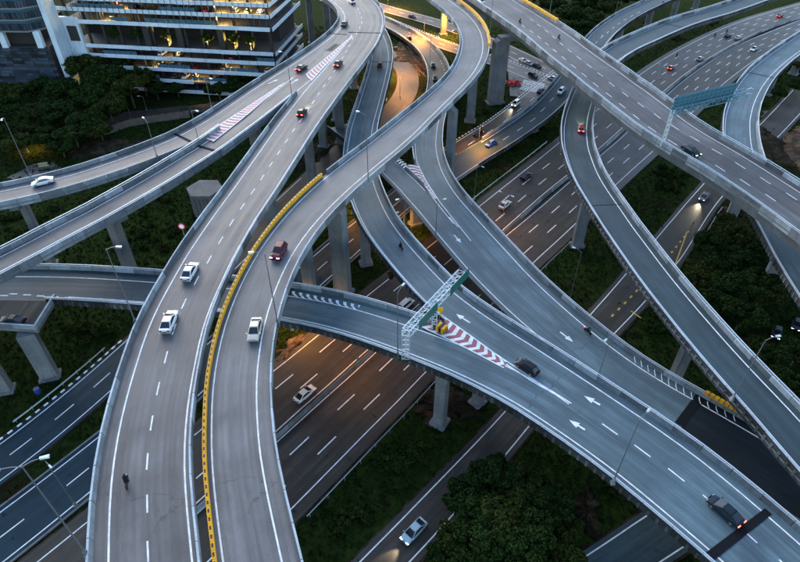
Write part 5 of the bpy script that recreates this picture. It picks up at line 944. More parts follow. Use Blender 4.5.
for a in (('GHA', 671, 68, 1, 'hatch', RD_, 't', 'red car nearest the sign gantry on the far motorway'),
 ('GHA', 700, 59, 1, 'sedan', SI, '', 'grey sedan right of the red car on the far motorway'),
 ('GHA', 728, 36, 1, 'sedan', BK, '', 'black sedan beside a pale one on the far motorway'),
 ('GHA', 738, 38, 1, 'sedan', GO, '', 'pale cream sedan beside the black one on the far motorway'),
 ('GHA', 780, 16, 1, 'hatch', (.2, .02, .03), 't', 'dark red car near the top right corner of the motorway'),
 ('GHB', 754, 49, -1, 'sedan', (.55, .62, .72), 'h', 'bluish white sedan with headlights on the far right carriageway'),
 ('GL2', 516, 104, -1, 'van', (.72, .70, .64), 'hb', 'white van with headlights on the road past the red flower bed'),
 ('GL2', 478, 134, -1, 'hatch', BK, 't', 'small black car on the road below the tall pier'),
 ('GL2', 541, 91, 1, 'sedan', BK, '', 'black sedan beside the zebra crossing'),
 ('R6', 491, 144, 1, 'hatch', BL, '', 'blue hatchback on the descending ramp'),
 ('R6', 561, 93, 1, 'hatch', WH, '', 'white hatchback on the descending ramp under the wide flyover'),
 ('O3u', 412, 17, 1, 'sedan', BK, '', 'black sedan on the far cross street near the top'),
 ('R9', 408, 39, -1, 'suv', BK, '', 'black car in the orange-lit loop'),
 ('R9', 433, 66, 1, 'hatch', DK, '', 'upper one of two dark cars on the orange-lit loop'),
 ('R9', 435, 79, 1, 'hatch', DK, '', 'lower one of two dark cars on the orange-lit loop beneath the flyover'),
 ('O3u', 452, 33, -1, 'sedan', DK, 'h', 'dark sedan with headlights inside the upper loop'),
 ('O3u', 523, 61, 1, 'sedan', SI, '', 'silver car leftmost in the queue at the far junction'),
 ('O3u', 537, 66, 1, 'sedan', BK, '', 'dark car rightmost in the queue at the far junction'),
 ('O3l', 533, 76, 1, 'suv', BK, '', 'dark car just above the zebra crossing'),
 ('O3u', 529, 64, 1, 'hatch', GY, '', 'grey car in the middle of the queue at the far junction'),
 ('O3l', 554, 78, -1, 'hatch', SI, '', 'grey car right of the junction beside the wide flyover'),
 ('G5', 414, 531, -1, 'sedan', (.30, .42, .48), 'hb', 'pale blue car with yellow headlights at the bottom centre'),
 ('G5', 704, 197, -1, 'sedan', GY, 'hb', 'car with lit headlights coming from under the wide flyover')):
    car_px(*a, small=a[1] != 414)
p = un(12, 321, 13.5); p.z = 13.02; car(p, R(175), 'sedan', (.02, .03, .04), '', 'dark sedan parked on the angled deck platform')
p = un(47, 168, 0); p.z = -.2; car(p, R(20), 'van', (.05, .09, .06), '', 'dark green van among trees behind the silver car', small=True)
p = un(776, 334, 0); p.z = -.2; car(p, R(235), 'hatch', DK, 'h', 'left one of two dim cars among the right-hand trees', small=True)
p = un(796, 326, 0); p.z = -.2; car(p, R(235), 'hatch', DK, 'h', 'right one of two dim cars among the right-hand trees', small=True)
# ------------------------------------------------------------------ motorcycles and their riders
def skin(name, joints, edges, mat):
    me = bpy.data.meshes.new(name); me.from_pydata([j[:3] for j in joints], edges, [])
    o = bpy.data.objects.new('tmp', me); C.objects.link(o); o.modifiers.new('s', 'SKIN'); sub = o.modifiers.new('u', 'SUBSURF'); sub.levels = sub.render_levels = 1
    for i, j in enumerate(joints): me.skin_vertices[0].data[i].radius = (j[3], j[3])
    me.skin_vertices[0].data[0].use_root = True
    dg = bpy.context.evaluated_depsgraph_get(); r = bpy.data.meshes.new_from_object(o.evaluated_get(dg)); r.name = name
    bpy.data.objects.remove(o); r.materials.clear(); r.materials.append(mat); return r
cloth = plain('rider_dark_clothes', (.012, .012, .014), .9, spec=.1); helm = plain('helmet', (.015, .015, .017), .3, spec=.2); skinm = plain('skin', (.30, .18, .12), .6)
RJ = [(-.28, 0, .84, .15), (-.12, 0, 1.02, .16), (.08, 0, 1.20, .17), (.19, 0, 1.31, .07), (.25, 0, 1.37, .07),
      (.10, .20, 1.22, .075), (.24, .28, 1.06, .055), (.44, .28, 1.02, .045), (.50, .28, 1.02, .04), (.10, -.20, 1.22, .075), (.24, -.28, 1.06, .055), (.44, -.28, 1.02, .045), (.50, -.28, 1.02, .04),
      (-.22, .12, .80, .10), (.18, .20, .72, .085), (.02, .20, .36, .06), (.14, .20, .30, .05), (-.22, -.12, .80, .10), (.18, -.20, .72, .085), (.02, -.20, .36, .06), (.14, -.20, .30, .05)]
RE = [(0, 1), (1, 2), (2, 3), (3, 4), (2, 5), (5, 6), (6, 7), (7, 8), (2, 9), (9, 10), (10, 11), (11, 12), (0, 13), (13, 14), (14, 15), (15, 16), (0, 17), (17, 18), (18, 19), (19, 20)]
rider_me = skin('body', RJ, RE, cloth)
bm = bmesh.new(); bmesh.ops.create_uvsphere(bm, u_segments=12, v_segments=8, radius=.16); bmesh.ops.scale(bm, vec=(1.1, .95, 1.05), verts=bm.verts); bmesh.ops.translate(bm, vec=(.27, 0, 1.44), verts=bm.verts)
helm_me = bpy.data.meshes.new('helmet'); bm.to_mesh(helm_me); bm.free(); helm_me.materials.append(helm)
mb = MB(); mb.quad([(.43, -.11, 1.38), (.43, .11, 1.38), (.44, .09, 1.49), (.44, -.09, 1.49)]); visor_me = mb.me('visor', M['glass'])
mb = MB(); mb.hexa([Vector(q) for q in ((-.75, -.11, .62), (.1, -.13, .55), (.1, .13, .55), (-.75, .11, .62), (-.8, -.08, .82), (.05, -.12, .80), (.05, .12, .80), (-.8, .08, .82))]); seat_me = mb.me('seat', M['black'])
mb = MB(); mb.hexa([Vector(q) for q in ((-.45, -.14, .28), (.3, -.14, .28), (.3, .14, .28), (-.45, .14, .28), (-.6, -.09, .66), (.5, -.1, .72), (.5, .1, .72), (-.6, .09, .66))]); mb.hexa([Vector(q) for q in ((.45, -.17, .55), (.7, -.1, .5), (.7, .1, .5), (.45, .17, .55), (.4, -.15, 1.0), (.52, -.09, 1.0), (.52, .09, 1.0), (.4, .15, 1.0))])
mb.tube((.48, 0, .95), (.66, 0, .30), .045, .04, 6); mb.bar((.48, -.33, 1.0), (.48, .33, 1.0), .045); body_b = mb.me('frame', plain('bike_paint', (.03, .03, .06), .35, .2))
mb = MB(); mb.tube((0, -.06, 0), (0, .06, 0), .30, .30, 14); mb.tube((0, -.08, 0), (0, .08, 0), .07, .07, 8); wheel_b = mb.me('wheel', M['tyre'])
mb = MB(); mb.box(.66, .74, -.08, .08, .74, .88); hl_b = mb.me('headlight', M['head_off']); mb = MB(); mb.box(-.86, -.78, -.09, .09, .70, .79); tl_b = mb.me('tail_light', M['tail_off']); tl_on = mb.me('tail_light', M['tail_on'])
def bike_px(key, x, y, dirn, where):
    rd = RD[key]; d, o = rd.px(x, y, .7); c, t, w = rd.at(d); t = t*dirn; p = rd.p(d, o, .03); rz = math.atan2(t.y, t.x)
    e = tag(empty('motorcycle', p, rz), 'motorcycle '+where, 'motorcycle', 'motorcycles')
    for nm, me, q in (('frame', body_b, (0, 0, 0)), ('seat', seat_me, (0, 0, 0)), ('wheel', wheel_b, (.68, 0, .30)), ('wheel', wheel_b, (-.62, 0, .30)), ('headlight', hl_b, (0, 0, 0)), ('tail_light', tl_on if 'red light' in where else tl_b, (0, 0, 0))): link(nm, me, e, loc=q, world=False)
    r = tag(empty('person', p, rz), 'rider in dark clothes on the motorcycle '+where, 'person', 'motorcycle riders')
    link('body', rider_me, r, world=False); h_ = link('helmet', helm_me, r, world=False); link('visor', visor_me, h_, world=False)
for a in (('R1', 126, 481, 1, 'near the bottom left of the two-lane flyover'), ('R11b', 401, 246, 1, 'on the climbing viaduct branch'), ('R9', 588, 330, 1, 'with a red light on the low viaduct'),
 ('R4', 520, 21, 1, 'at the upper end of the wide flyover'), ('R4', 559, 37, 1, 'on the wide flyover above the junction'), ('GHA', 677, 55, 1, 'above the red car on the far motorway'),
 ('GHA', 715, 35, 1, 'left of the black sedan on the far motorway'), ('GHA', 727, 31, 1, 'above the black sedan on the far motorway'), ('R6', 663, 3, 1, 'on the farthest ramp at the top')): bike_px(*a)
# ------------------------------------------------------------------ buildings
M['bwhite'] = worn('white_render', (.56, .65, .71), (.46, .54, .60), .6, .6, bumps=.05)
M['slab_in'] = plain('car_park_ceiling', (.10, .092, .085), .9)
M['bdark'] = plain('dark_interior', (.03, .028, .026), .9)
M['louvre'] = plain('grey_louvre', (.16, .19, .21), .5, .3)
M['warm'] = plain('warm_strip_light', (1, .8, .4), .5, emit=(1, .66, .22), es=7)
M['panel_b'] = worn('grey_facade_panel', (.045, .062, .082), (.028, .040, .055), .6, .5, rnd=.8)
M['bglass'] = plain('facade_glass', (.06, .12, .16), .12, 0, .8)
O = Vector((-44.5, 209, 0)); ux = Vector((-.99, .14, 0)).normalized(); uy = Vector((.14, .99, 0)).normalized()
BL_, BD_ = 78.0, 34.0
def bp(a, b, z): return O+ux*a+uy*b+Z*z          # a along the facade to the left, b back, z up
def bbox(mb, a0, a1, b0, b1, z0, z1, m=0): mb.hexa([bp(a1, b0, z0), bp(a0, b0, z0), bp(a0, b1, z0), bp(a1, b1, z0), bp(a1, b0, z1), bp(a0, b0, z1), bp(a0, b1, z1), bp(a1, b1, z1)], m)
cp = tag(empty('car_park_building', O), 'white banded car park building with lit open decks at the upper left', 'building')
levels = [1.2, 5.0, 9.1, 13.2, 16.7, 25.0, 29.0, 32.6, 36.4, 40.2]
for z in levels:
    mb = MB(); bbox(mb, 0, BL_, 0, BD_, z-.45, z); fl_ = mb.build('floor_slab', M['slab_in'], cp)
    out = 1.0 if z in (16.7, 25.0) else .6
    n = 12
    for i in range(n):                            # white parapet panels on the front, some set back as on the building
        a0, a1 = BL_*i/n, BL_*(i+1)/n
        if z == 5.0 and i % 3 == 1: continue
        mb = MB(); bbox(mb, a0+.03, a1-.03, -out-(.25 if (i*7+int(z)) % 5 == 0 else 0), -out+.22, z-.45, z+.85); mb.build('parapet_panel', M['bwhite'], cp)
    for i in range(5):
        b0, b1 = BD_*i/5, BD_*(i+1)/5; mb = MB(); bbox(mb, -out, -out+.22, b0-(out if i == 0 else 0)+.25, b1-.03, z-.45, z+.85); mb.build('parapet_panel', M['bwhite'], cp)
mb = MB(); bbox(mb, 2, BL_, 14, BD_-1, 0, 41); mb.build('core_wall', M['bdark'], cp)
for i in range(13):
    a = 1+i*(BL_-3)/12; mb = MB(); bbox(mb, a, a+.8, 1.8, 2.6, 0, 41); mb.build('column', M['bdark'], cp)
for a in (18, 33.5, 46):
    mb = MB(); bbox(mb, a, a+2.2, .8, 2.4, 16.7, 24.6); mb.build('column', M['bdark'], cp)
mb = MB(); bbox(mb, BL_-7, BL_+1, -1.2, 0, 14, 26.5); mb.build('wall_panel', M['bwhite'], cp)
mb = MB(); bbox(mb, BL_-6, BL_-2.2, -1.32, -1.18, 18.4, 23.6); mb.build('opening', M['bdark'], cp)
random.seed(3)
for z, lits in ((5.0, (4, 9)), (9.1, (2, 6)), (13.2, (5,)), (25.0, (2, 8)), (29.0, (0, 1, 2, 7)), (32.6, (0, 1, 2, 3, 5, 9))):     # strip lights under the ceilings
    for i in range(11):
        if i in lits:
            a = 2+i*7; mb = MB(); bbox(mb, a, a+4.5, 3.0, 3.3, z+3.0 if z != 25.0 else z+3.2, z+3.12 if z != 25.0 else z+3.32); mb.build('strip_light', M['warm'], cp)
            L = bpy.data.lights.new('deck_light', 'POINT'); L.energy = 700; L.color = (1, .66, .22); L.shadow_soft_size = .6; lo = bpy.data.objects.new('deck_light', L); C.objects.link(lo); lo.parent = cp; lo.matrix_parent_inverse = Matrix.Translation(-O); lo.location = bp(a+2, 2.4, z+2.5)
for z, segs in ((5.0, (3, 4, 7)), (9.1, (1, 2, 5, 6)), (13.2, (0, 8, 9)), (25.0, (3, 4, 5, 6, 8)), (29.0, (4, 5, 8, 9, 10)), (32.6, (3, 6, 7))):     # panes standing on some of the parapets
    for i in segs:
        for j in range(3):
            a = BL_*(i+j/3)/12; mb = MB(); bbox(mb, a+.08, a+BL_/36-.08, -.35, -.29, z+.85, z+2.1); mb.build('glass_pane', M['bglass'], cp)
for z in (29.0, 32.6):
    for i in range(34):
        mb = MB(); a = 1+i*2.2; mb.bar(bp(a, -.95, z-3.0), bp(a, -.95, z+1.6), .1, .22); mb.build('fin', M['bglass'], cp)
for i, (z, a) in enumerate([(z, 4+j*4.1+random.uniform(-1, 1)) for z in (5.0, 9.1, 13.2, 29.0) for j in range(17) if random.random() < .55]):
    p = bp(a, 3.4, z+.01); car(p, math.atan2(uy.y, uy.x)+(math.pi if i % 2 else 0), ('sedan', 'hatch', 'suv')[i % 3], (WH, BK, SI, GY, RD_)[(i*3) % 5], '', 'parked car nose-out on an open deck of the white car park', small=True, group='cars parked on the decks of the white car park')
for a in (9, 15, 24, 40):                     # uplights in the planted open storey
    L = bpy.data.lights.new('garden_light', 'SPOT'); L.energy = 7000; L.color = (1, .72, .15); L.spot_size = R(90); L.shadow_soft_size = .3; lo = bpy.data.objects.new('garden_light', L); C.objects.link(lo); lo.parent = cp; lo.matrix_parent_inverse = Matrix.Translation(-O)
    lo.location = bp(a, 1.6, 17.0); lo.rotation_euler = (R(180), 0, 0)
# grey panelled tower at the left edge
T0 = Vector((-121.5, 212, 0)); tx = Vector((-1, .02, 0)).normalized(); ty = Vector((.02, 1, 0)).normalized()
def tp(a, b, z): return T0+tx*a+ty*b+Z*z
def tbox(mb, a0, a1, b0, b1, z0, z1, m=0): mb.hexa([tp(a1, b0, z0), tp(a0, b0, z0), tp(a0, b1, z0), tp(a1, b1, z0), tp(a1, b0, z1), tp(a0, b0, z1), tp(a0, b1, z1), tp(a1, b1, z1)], m)
tw = tag(empty('panelled_building', T0), 'grey building clad in staggered panels with banded upper floors at top left', 'building')
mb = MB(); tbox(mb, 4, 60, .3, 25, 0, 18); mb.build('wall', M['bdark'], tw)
random.seed(11)
for r_ in range(15):
    z0 = 1.0+r_*1.12; a = 3.5+(r_ % 2)*1.6
    while a < 40:
        w_ = random.choice((2.2, 3.2, 3.2, 4.4)); dp = random.uniform(0, .28)
        mb = MB(); tbox(mb, a, a+w_-.07, -dp, .34, z0, z0+1.05); mb.build('facade_panel', M['panel_b'], tw); a += w_
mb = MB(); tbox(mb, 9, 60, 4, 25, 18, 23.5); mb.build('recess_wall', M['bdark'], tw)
for a in (5.2, 18, 31): mb = MB(); tbox(mb, a, a+2.2, -.2, 1.4, 17.8, 23.6); mb.build('column', M['bwhite'], tw)
for i, z in enumerate((23.5, 27.2, 30.9, 34.6)):
    mb = MB(); mb.hexa([tp(60, -1.4, z), tp(8, -1.4, z), tp(1.5, 5, z), tp(60, 25, z), tp(60, -1.4, z+.5), tp(8, -1.4, z+.5), tp(1.5, 5, z+.5), tp(60, 25, z+.5)]); mb.build('floor_band', M['louvre'], tw)
    for j in range(40):
        a = 8.3+j*.85; mb = MB(); tbox(mb, a, a+.62, -1.35, -1.05, z+.5, z+2.6); mb.build('facade_panel', M['panel_b'], tw)
    for j in range(9):
        t = j/9; q = tp(8, -1.3, z+.5).lerp(tp(1.5, 5, z+.5), t); q2 = tp(8, -1.3, z+.5).lerp(tp(1.5, 5, z+.5), t+.085); nn = Vector((.6, -.4, 0))*.2
        mb = MB(); mb.hexa([q-nn, q2-nn, q2+nn*.1, q+nn*.1, q-nn+Z*2.1, q2-nn+Z*2.1, q2+nn*.1+Z*2.1, q+nn*.1+Z*2.1]); mb.build('facade_panel', M['panel_b'], tw)
    mb = MB(); mb.hexa([tp(58, .2, z+.5), tp(8.5, .2, z+.5), tp(4, 5, z+.5), tp(58, 25, z+.5), tp(58, .2, z+3.7), tp(8.5, .2, z+3.7), tp(4, 5, z+3.7), tp(58, 25, z+3.7)]); mb.build('wall', M['bglass'], tw)
mb = MB(); tbox(mb, -.5, 1.4, -.6, 6, 0, 42); mb.build('corner_wall', M['bwhite'], tw)
# ------------------------------------------------------------------ small road, retaining wall and bare earth below the buildings
def flat_patch(name, px, mat, h=.0, dome=0.0, kind='structure', seg=7, jitter=1.1, label=None):
    random.seed(hash(name) % 97 if False else len(px)*7+int(px[0][0]))
    P = [un(x, y, 0) for x, y in px]; Q = []
    for a, b in zip(P, P[1:]+P[:1]):
        for i in range(seg): q = a.lerp(b, i/seg); Q.append(q+Vector((random.uniform(-1, 1), random.uniform(-1, 1), 0))*jitter*(1 if i else .3))
    c = sum(Q, Vector())/len(Q); vs = []; rings = [1.0, .82, .6, .35]; k = len(Q); fs = []
    for ri, r in enumerate(rings):
        for q in Q: vs.append(c+(q-c)*r+Z*(h-.30+(dome*(1-r*r)+(.12 if ri else -.1))+random.uniform(-.15, .15)*min(dome, 1)))
    vs.append(c+Z*(h-.2+dome)); n = len(vs)-1
    for i in range(len(rings)-1):
        for j in range(k): a = i*k+j; b = i*k+(j+1) % k; fs.append((a, b, b+k, a+k))
    for j in range(k): fs.append(((len(rings)-1)*k+j, (len(rings)-1)*k+(j+1) % k, n))
    me = mesh(name, vs, fs, M[mat], smooth=dome > 0); bm = bmesh.new(); bm.from_mesh(me); bmesh.ops.recalc_face_normals(bm, faces=bm.faces)
    if sum(f.normal.z for f in bm.faces) < 0: bmesh.ops.reverse_faces(bm, faces=bm.faces)
    bm.to_mesh(me); bm.free()
    return tag(link(name, me), kind=kind)
mbp = [un(100, 122), un(125, 112), un(205, 104), un(260, 92), un(262, 97), un(205, 112), un(128, 121), un(104, 132)]
o = link('road', mesh('road', [p+Z*.03 for p in mbp[::-1]], [tuple(range(8))], M['asph_ground'], uv=[(p.x, p.y) for p in mbp[::-1]])); tag(o, kind='structure')
rw = tag(empty('retaining_wall', un(150, 125)), 'pale concrete retaining wall with dark railing beside the small road', 'wall')
pw = [un(104, 135), un(130, 126), un(160, 121), un(190, 117)]
for a, b in zip(pw, pw[1:]):
    n = 4
    for i in range(n):
        q, q2 = a.lerp(b, i/n), a.lerp(b, (i+.97)/n); mb = MB(); w_ = Vector((0, .5, 0)); mb.hexa([q-Z*.5, q2-Z*.5, q2+w_-Z*.5, q+w_-Z*.5, q+Z*2.2, q2+Z*2.2, q2+w_+Z*2.2, q+w_+Z*2.2]); mb.build('wall_panel', M['wall_stone'], rw)
        mb = MB(); mb.bar(q+Z*2.2, q+Z*3.3, .2); mb.bar(q+Z*3.2, q2+Z*3.2, .12); mb.bar(q+Z*2.7, q2+Z*2.7, .12); mb.build('railing', M['black'], rw)
flat_patch('bare_earth', [(62, 152), (95, 139), (128, 138), (150, 141), (120, 150), (75, 160)], 'earth', dome=1.2)
flat_patch('paved_yard', [(2, 178), (30, 163), (58, 160), (62, 168), (30, 180)], 'asph_patch')
flat_patch('bare_earth', [(572, 496), (588, 486), (600, 505), (597, 540), (580, 530)], 'earth', dome=.5)
flat_patch('bare_earth', [(784, 134), (800, 124), (830, 130), (830, 185), (800, 172), (786, 156)], 'sand', dome=2.2)
flat_patch('bare_earth', [(740, 132), (758, 122), (778, 135), (800, 170), (770, 160), (748, 148)], 'earth', dome=.7)
flat_patch('bare_earth', [(408, 410), (430, 388), (458, 386), (492, 404), (480, 416), (452, 418), (428, 432)], 'earth', dome=.6)
flat_patch('bare_earth', [(720, 206), (738, 208), (742, 216), (728, 220), (718, 214)], 'earth', dome=.6)
flat_patch('bare_earth', [(276, 352), (296, 334), (308, 336), (286, 362), (276, 368)], 'sand', dome=.4)
flat_patch('bare_earth', [(384, 275), (398, 262), (408, 258), (398, 276), (388, 284)], 'earth', dome=.4)
flat_patch('bare_earth', [(390, 62), (398, 40), (414, 46), (428, 64), (430, 78), (420, 76), (408, 62)], 'sand', dome=.6)
flat_patch('paved_yard', [(755, 118), (778, 100), (812, 84), (840, 90), (835, 106), (790, 117), (762, 123)], 'asph_patch')
flat_patch('bare_earth', [(300, 150), (330, 130), (345, 140), (320, 165), (298, 172)], 'earth', dome=.4)
# red flower bed on the traffic island
fb = un(513, 84, 0); e = tag(empty('flower_bed', fb), 'bright red and white flowers on the traffic island at the junction', 'flower bed')
random.seed(5); mb = MB(); mw = MB()
for i in range(260):
    p = fb+Vector((max(-3, min(3, random.gauss(0, 1.4))), max(-2.5, min(2.5, random.gauss(0, 1.3))), random.uniform(.0, .8))); s_ = .28; n1 = Vector((random.uniform(-1, 1), random.uniform(-1, 1), random.uniform(.2, 1))).normalized(); x = n1.orthogonal().normalized()*s_; y = n1.cross(x)
    (mw if i % 5 == 0 else mb).quad([p-x-y, p+x-y, p+x+y, p-x+y])
mb.build('red_flowers', plain('red_petals', (.65, .02, .02), .6), e)['kind'] = 'stuff'; mw.build('white_flowers', M['white'], e)['kind'] = 'stuff'
# ------------------------------------------------------------------ trees and shrubs
import numpy as np
def crown_mesh(name, seed, nleaf, leaf, mat, flat=.8, lobes=26):
    rng = np.random.default_rng(seed); cs = []
    for i in range(lobes):
        th = rng.uniform(0, 2*math.pi); r = rng.uniform(.12, 1.0)**.7; zz = rng.uniform(-.55, .8)*(1-.45*r); cs.append((math.cos(th)*r*.82, math.sin(th)*r*.82, zz*flat, rng.uniform(.13, .36)))
    cs = np.array(cs); k = rng.integers(0, lobes, nleaf); d = rng.normal(size=(nleaf, 3)); d /= np.linalg.norm(d, axis=1)[:, None]
    rad = cs[k, 3]*rng.uniform(.45, 1.08, nleaf)**.6; c = cs[k, :3]+d*rad[:, None]*np.array([1, 1, .75])
    n = d*.6+rng.normal(size=(nleaf, 3))*.7+np.array([0, 0, .35]); n /= np.linalg.norm(n, axis=1)[:, None]
    a = np.cross(n, rng.normal(size=(nleaf, 3))); a /= np.linalg.norm(a, axis=1)[:, None]; b = np.cross(n, a); s = leaf*rng.uniform(.4, 1.7, nleaf)[:, None]
    v = np.empty((nleaf, 4, 3)); v[:, 0] = c-a*s; v[:, 1] = c+b*s*.55; v[:, 2] = c+a*s; v[:, 3] = c-b*s*.55
    me = bpy.data.meshes.new(name); me.vertices.add(nleaf*4); me.vertices.foreach_set('co', v.reshape(-1)); me.loops.add(nleaf*4); me.loops.foreach_set('vertex_index', np.arange(nleaf*4, dtype=np.int32))
    me.polygons.add(nleaf); me.polygons.foreach_set('loop_start', np.arange(0, nleaf*4, 4, dtype=np.int32)); me.materials.append(mat); me.update(calc_edges=True); me.validate(); return me
CR = [crown_mesh('crown', i, 12000, .055, M['leaf'] if i % 3 else M['leaf2'], .75+.1*(i % 3), 22+4*i) for i in range(6)]
SH = [crown_mesh('foliage', 20+i, 1800, .13, M['leaf'] if i % 2 else M['leaf2'], .5, 12) for i in range(4)]
def trunk_mesh(seed):
    random.seed(seed); mb = MB(); mb.tube((0, 0, -.4), (.05, .03, .45), .055, .04, 8); top = Vector((.05, .03, .45))
    mb.tube(top, (.1, 0, .75), .04, .02, 7)
    for i in range(6):
        t = 2*math.pi*i/6+random.uniform(-.3, .3); q = top+Vector((math.cos(t)*.45, math.sin(t)*.45, random.uniform(.15, .45))); m_ = top.lerp(q, .5)+Vector((0, 0, .06)); mb.tube(top-Vector((0, 0, .05)), m_, .028, .018, 6); mb.tube(m_, q, .018, .007, 5)
    return mb.me('trunk', M['bark'], True)
TK = [trunk_mesh(i) for i in range(3)]
ti = [0]
def tree(p, h, rad, label, group, z0=None):
    i = ti[0]; ti[0] += 1; p = Vector(p); p.z = -.25 if z0 is None else z0; rz = (i*2.4) % 6.28
    e = tag(empty('tree', p, rz), label, 'tree', group)
    link('trunk', TK[i % 3], e, loc=(0, 0, 0), scale=(rad*1.2, rad*1.2, h*.85), world=False)
    link('crown', CR[i % 6], e, loc=(0, 0, h*.62), scale=(rad, rad, h*.42), world=False); return e
def canopy(x, y, h, rad, label, group):
    """tree whose crown centre shows at photo pixel (x, y) and which stands on the ground"""
    q = un(x, y, h*.62); tree(q, h, rad, label, group)
TL = 'tree in the dark wood between the left buildings and the ramps'
for x, y, h, r_ in ((12, 92, 13, 7), (36, 88, 12, 7), (62, 92, 13, 7), (84, 66, 17, 7.5), (104, 78, 16, 8), (120, 66, 14, 6), (128, 84, 14, 7), (92, 96, 13, 7), (60, 112, 11, 6.5), (34, 112, 10, 6), (10, 116, 10, 6), (88, 118, 11, 6), (108, 104, 11, 6), (72, 132, 9, 5.5), (46, 136, 8, 5), (16, 142, 8, 5), (60, 146, 6, 4), (142, 76, 12, 5), (22, 128, 8, 5), (-6, 100, 12, 6), (-4, 134, 9, 5), (98, 128, 8, 4.5)):
    canopy(x, y, h, r_, TL, 'trees of the left wood')
for x, y, h, r_, lb in ((177, 87, 6, 4, 'bright green bushy tree in front of the car park beside the small road'), (240, 84, 9, 6, 'dark spreading tree between the car park and the left ramps'), (218, 88, 8, 5, 'dark tree left of the spreading one in front of the car park'), (156, 88, 7, 4, 'small tree between the bright bush and the left wood')): canopy(x, y, h, r_, lb, 'trees in front of the car park')
RL = 'tree in the dark wood between the right ramp and the wide flyover'
for x, y, h, r_ in ((712, 244, 8, 4.5), (736, 236, 9, 5), (758, 256, 9, 5), (726, 264, 8, 5), (700, 272, 7, 4.5), (748, 282, 9, 5), (722, 294, 8, 5), (766, 292, 8, 4.5), (744, 312, 8, 4.5), (706, 300, 6, 4), (730, 222, 6, 3.5), (764, 274, 8, 4)): canopy(x, y, h, r_, RL, 'trees of the right wood')
BLb = 'tree in the dense dark grove at the bottom centre'
for x, y, h, r_ in ((496, 476, 8, 4.2), (524, 484, 8.5, 4.2), (466, 494, 7.5, 3.6), (548, 504, 8, 3.8), (508, 512, 9, 4.5), (478, 524, 8.5, 4.0), (536, 536, 8.5, 4.0), (456, 536, 7, 3.2), (500, 548, 9, 4.2), (446, 560, 6.5, 2.8), (560, 556, 7.5, 3.4), (472, 566, 7, 3.5), (530, 572, 8, 4), (565, 528, 6, 2.8)): canopy(x, y, h, r_, BLb, 'trees of the bottom grove')
FLb = 'tree in the far wood beyond the wide flyover at the top'
for x, y, h, r_ in ((552, 2, 14, 8), (572, 12, 14, 8), (590, 18, 12, 7), (566, -8, 15, 9), (588, 0, 14, 8), (606, 6, 13, 7), (610, -10, 14, 8), (626, -4, 12, 7), (534, -6, 14, 8), (580, 26, 10, 6), (640, -14, 13, 8), (596, -18, 15, 9)): canopy(x, y, h, r_, FLb, 'trees of the far wood')
for x, y, h, r_ in ((772, 356, 6, 3.2), (790, 382, 6, 3.2), (782, 408, 5, 3), (798, 352, 6, 3.5), (800, 420, 5, 3), (760, 344, 5, 2.6)): canopy(x, y, h, r_, 'low dark tree right of the narrow ramp at the right edge', 'low trees at the right edge')
for x, y, h, r_ in ((796, 84, 6, 3.5), (780, 92, 5, 3), (800, 64, 7, 4), (762, 104, 5, 2.5)): canopy(x, y, h, r_, 'small tree on the bank right of the curved right-edge ramp', 'trees on the right bank')
canopy(52, 126, 6, 3, 'yellow-lit small tree beside the burning lamp in the left wood', 'trees of the left wood')
for a, lb in ((9, 'first'), (15, 'second'), (25, 'third'), (40, 'fourth'), (52, 'fifth'), (60, 'sixth')):
    tree(bp(a, 2.2, 16.8), 6.5, 2.4, lb+' tree from the right in the planted open storey of the car park', 'trees in the planted storey', z0=16.7)
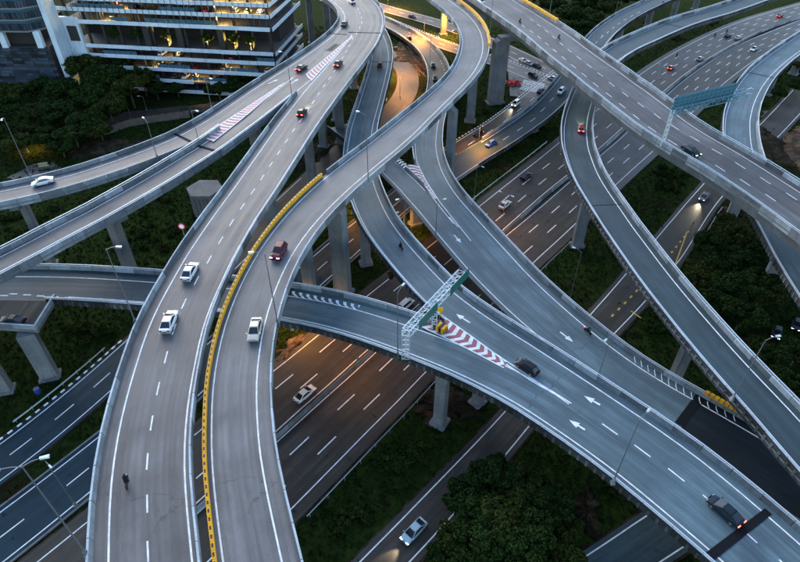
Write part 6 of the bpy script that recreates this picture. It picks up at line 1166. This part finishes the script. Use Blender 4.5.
# mask of paved ground so that plants keep off the roads
paved = set()
for k, rd in RD.items():
    d = 0
    while d < rd.L:
        if rd.at(d)[0].z < 2.5:
            o = rd.edge(d, -1, .9)
            while o < rd.edge(d, 1, .9): q = rd.p(d, o); paved.add((int(q.x//1), int(q.y//1))); o += .8
        d += .8
def free(x, y, m=0):
    return all((int((x+i)//1), int((y+j)//1)) not in paved for i in (-m, 0, m) for j in (-m, 0, m))
random.seed(21); cnt = 0
areas = [((470, 160), (548, 110), 14, 'on the grassy strip above the motorway'), ((600, 190), (690, 160), 26, 'in the dark grass between motorway and service road'), ((330, 470), (420, 440), 12, 'on the dark grass below the motorway'), ((110, 190), (200, 260), 30, 'on the slope under the lower left ramp'), ((60, 320), (120, 350), 10, 'on the grass behind the platform pier'), ((590, 250), (690, 330), 14, 'under the narrow right ramp'), ((0, 205), (60, 250), 14, 'between the two left ramps'), ((600, 470), (640, 510), 6, 'beside the bottom right bare earth'), ((640, 40), (740, 20), 20, 'between the far ramp and the motorway'), ((330, 540), (370, 500), 8, 'at the edge of the bottom service road'), ((770, 62), (800, 90), 10, 'on the right bank')]
for (x0, y0), (x1, y1), n, where in areas:
    for i in range(n):
        for _ in range(12):
            q = un(random.uniform(x0, x1), random.uniform(min(y0, y1), max(y0, y1)), 0)
            if free(q.x, q.y, 2): break
        else: continue
        s_ = random.uniform(.8, 2.0); q.z = -.2
        e = tag(empty('shrub', q, random.uniform(0, 6)), 'low dark shrub '+where, 'shrub', 'low shrubs '+where); link('foliage', SH[cnt % 4], e, loc=(0, 0, s_*.3), scale=(s_, s_, s_*.9), world=False); cnt += 1
# rough grass
rng = np.random.default_rng(4); pts = []
for _ in range(150000):
    y = rng.uniform(15, 300); x = rng.uniform(-.75*y-30, .75*y+30)
    if (int(x//1), int(y//1)) in paved: continue
    pts.append((x, y))
    if len(pts) > 85000: break
P = np.array(pts); n = len(P); hgt_ = rng.uniform(.25, .75, n); th = rng.uniform(0, 6.28, n); w_ = rng.uniform(.12, .3, n)
v = np.empty((n, 3, 3)); v[:, 0, 0] = P[:, 0]-np.cos(th)*w_; v[:, 0, 1] = P[:, 1]-np.sin(th)*w_; v[:, 1, 0] = P[:, 0]+np.cos(th)*w_; v[:, 1, 1] = P[:, 1]+np.sin(th)*w_; v[:, :2, 2] = -.26
v[:, 2, 0] = P[:, 0]+rng.normal(0, .3, n); v[:, 2, 1] = P[:, 1]+rng.normal(0, .3, n); v[:, 2, 2] = -.25+hgt_
me = bpy.data.meshes.new('grass'); me.vertices.add(n*3); me.vertices.foreach_set('co', v.reshape(-1)); me.loops.add(n*3); me.loops.foreach_set('vertex_index', np.arange(n*3, dtype=np.int32)); me.polygons.add(n); me.polygons.foreach_set('loop_start', np.arange(0, n*3, 3, dtype=np.int32))
M['grass'] = leaf_mat('grass_blades', (.006, .010, .003), (.022, .032, .007)); me.materials.append(M['grass']); me.update(calc_edges=True)
tag(link('grass', me), 'rough dark grass and weeds on the open ground between the roads', 'grass', kind='stuff')
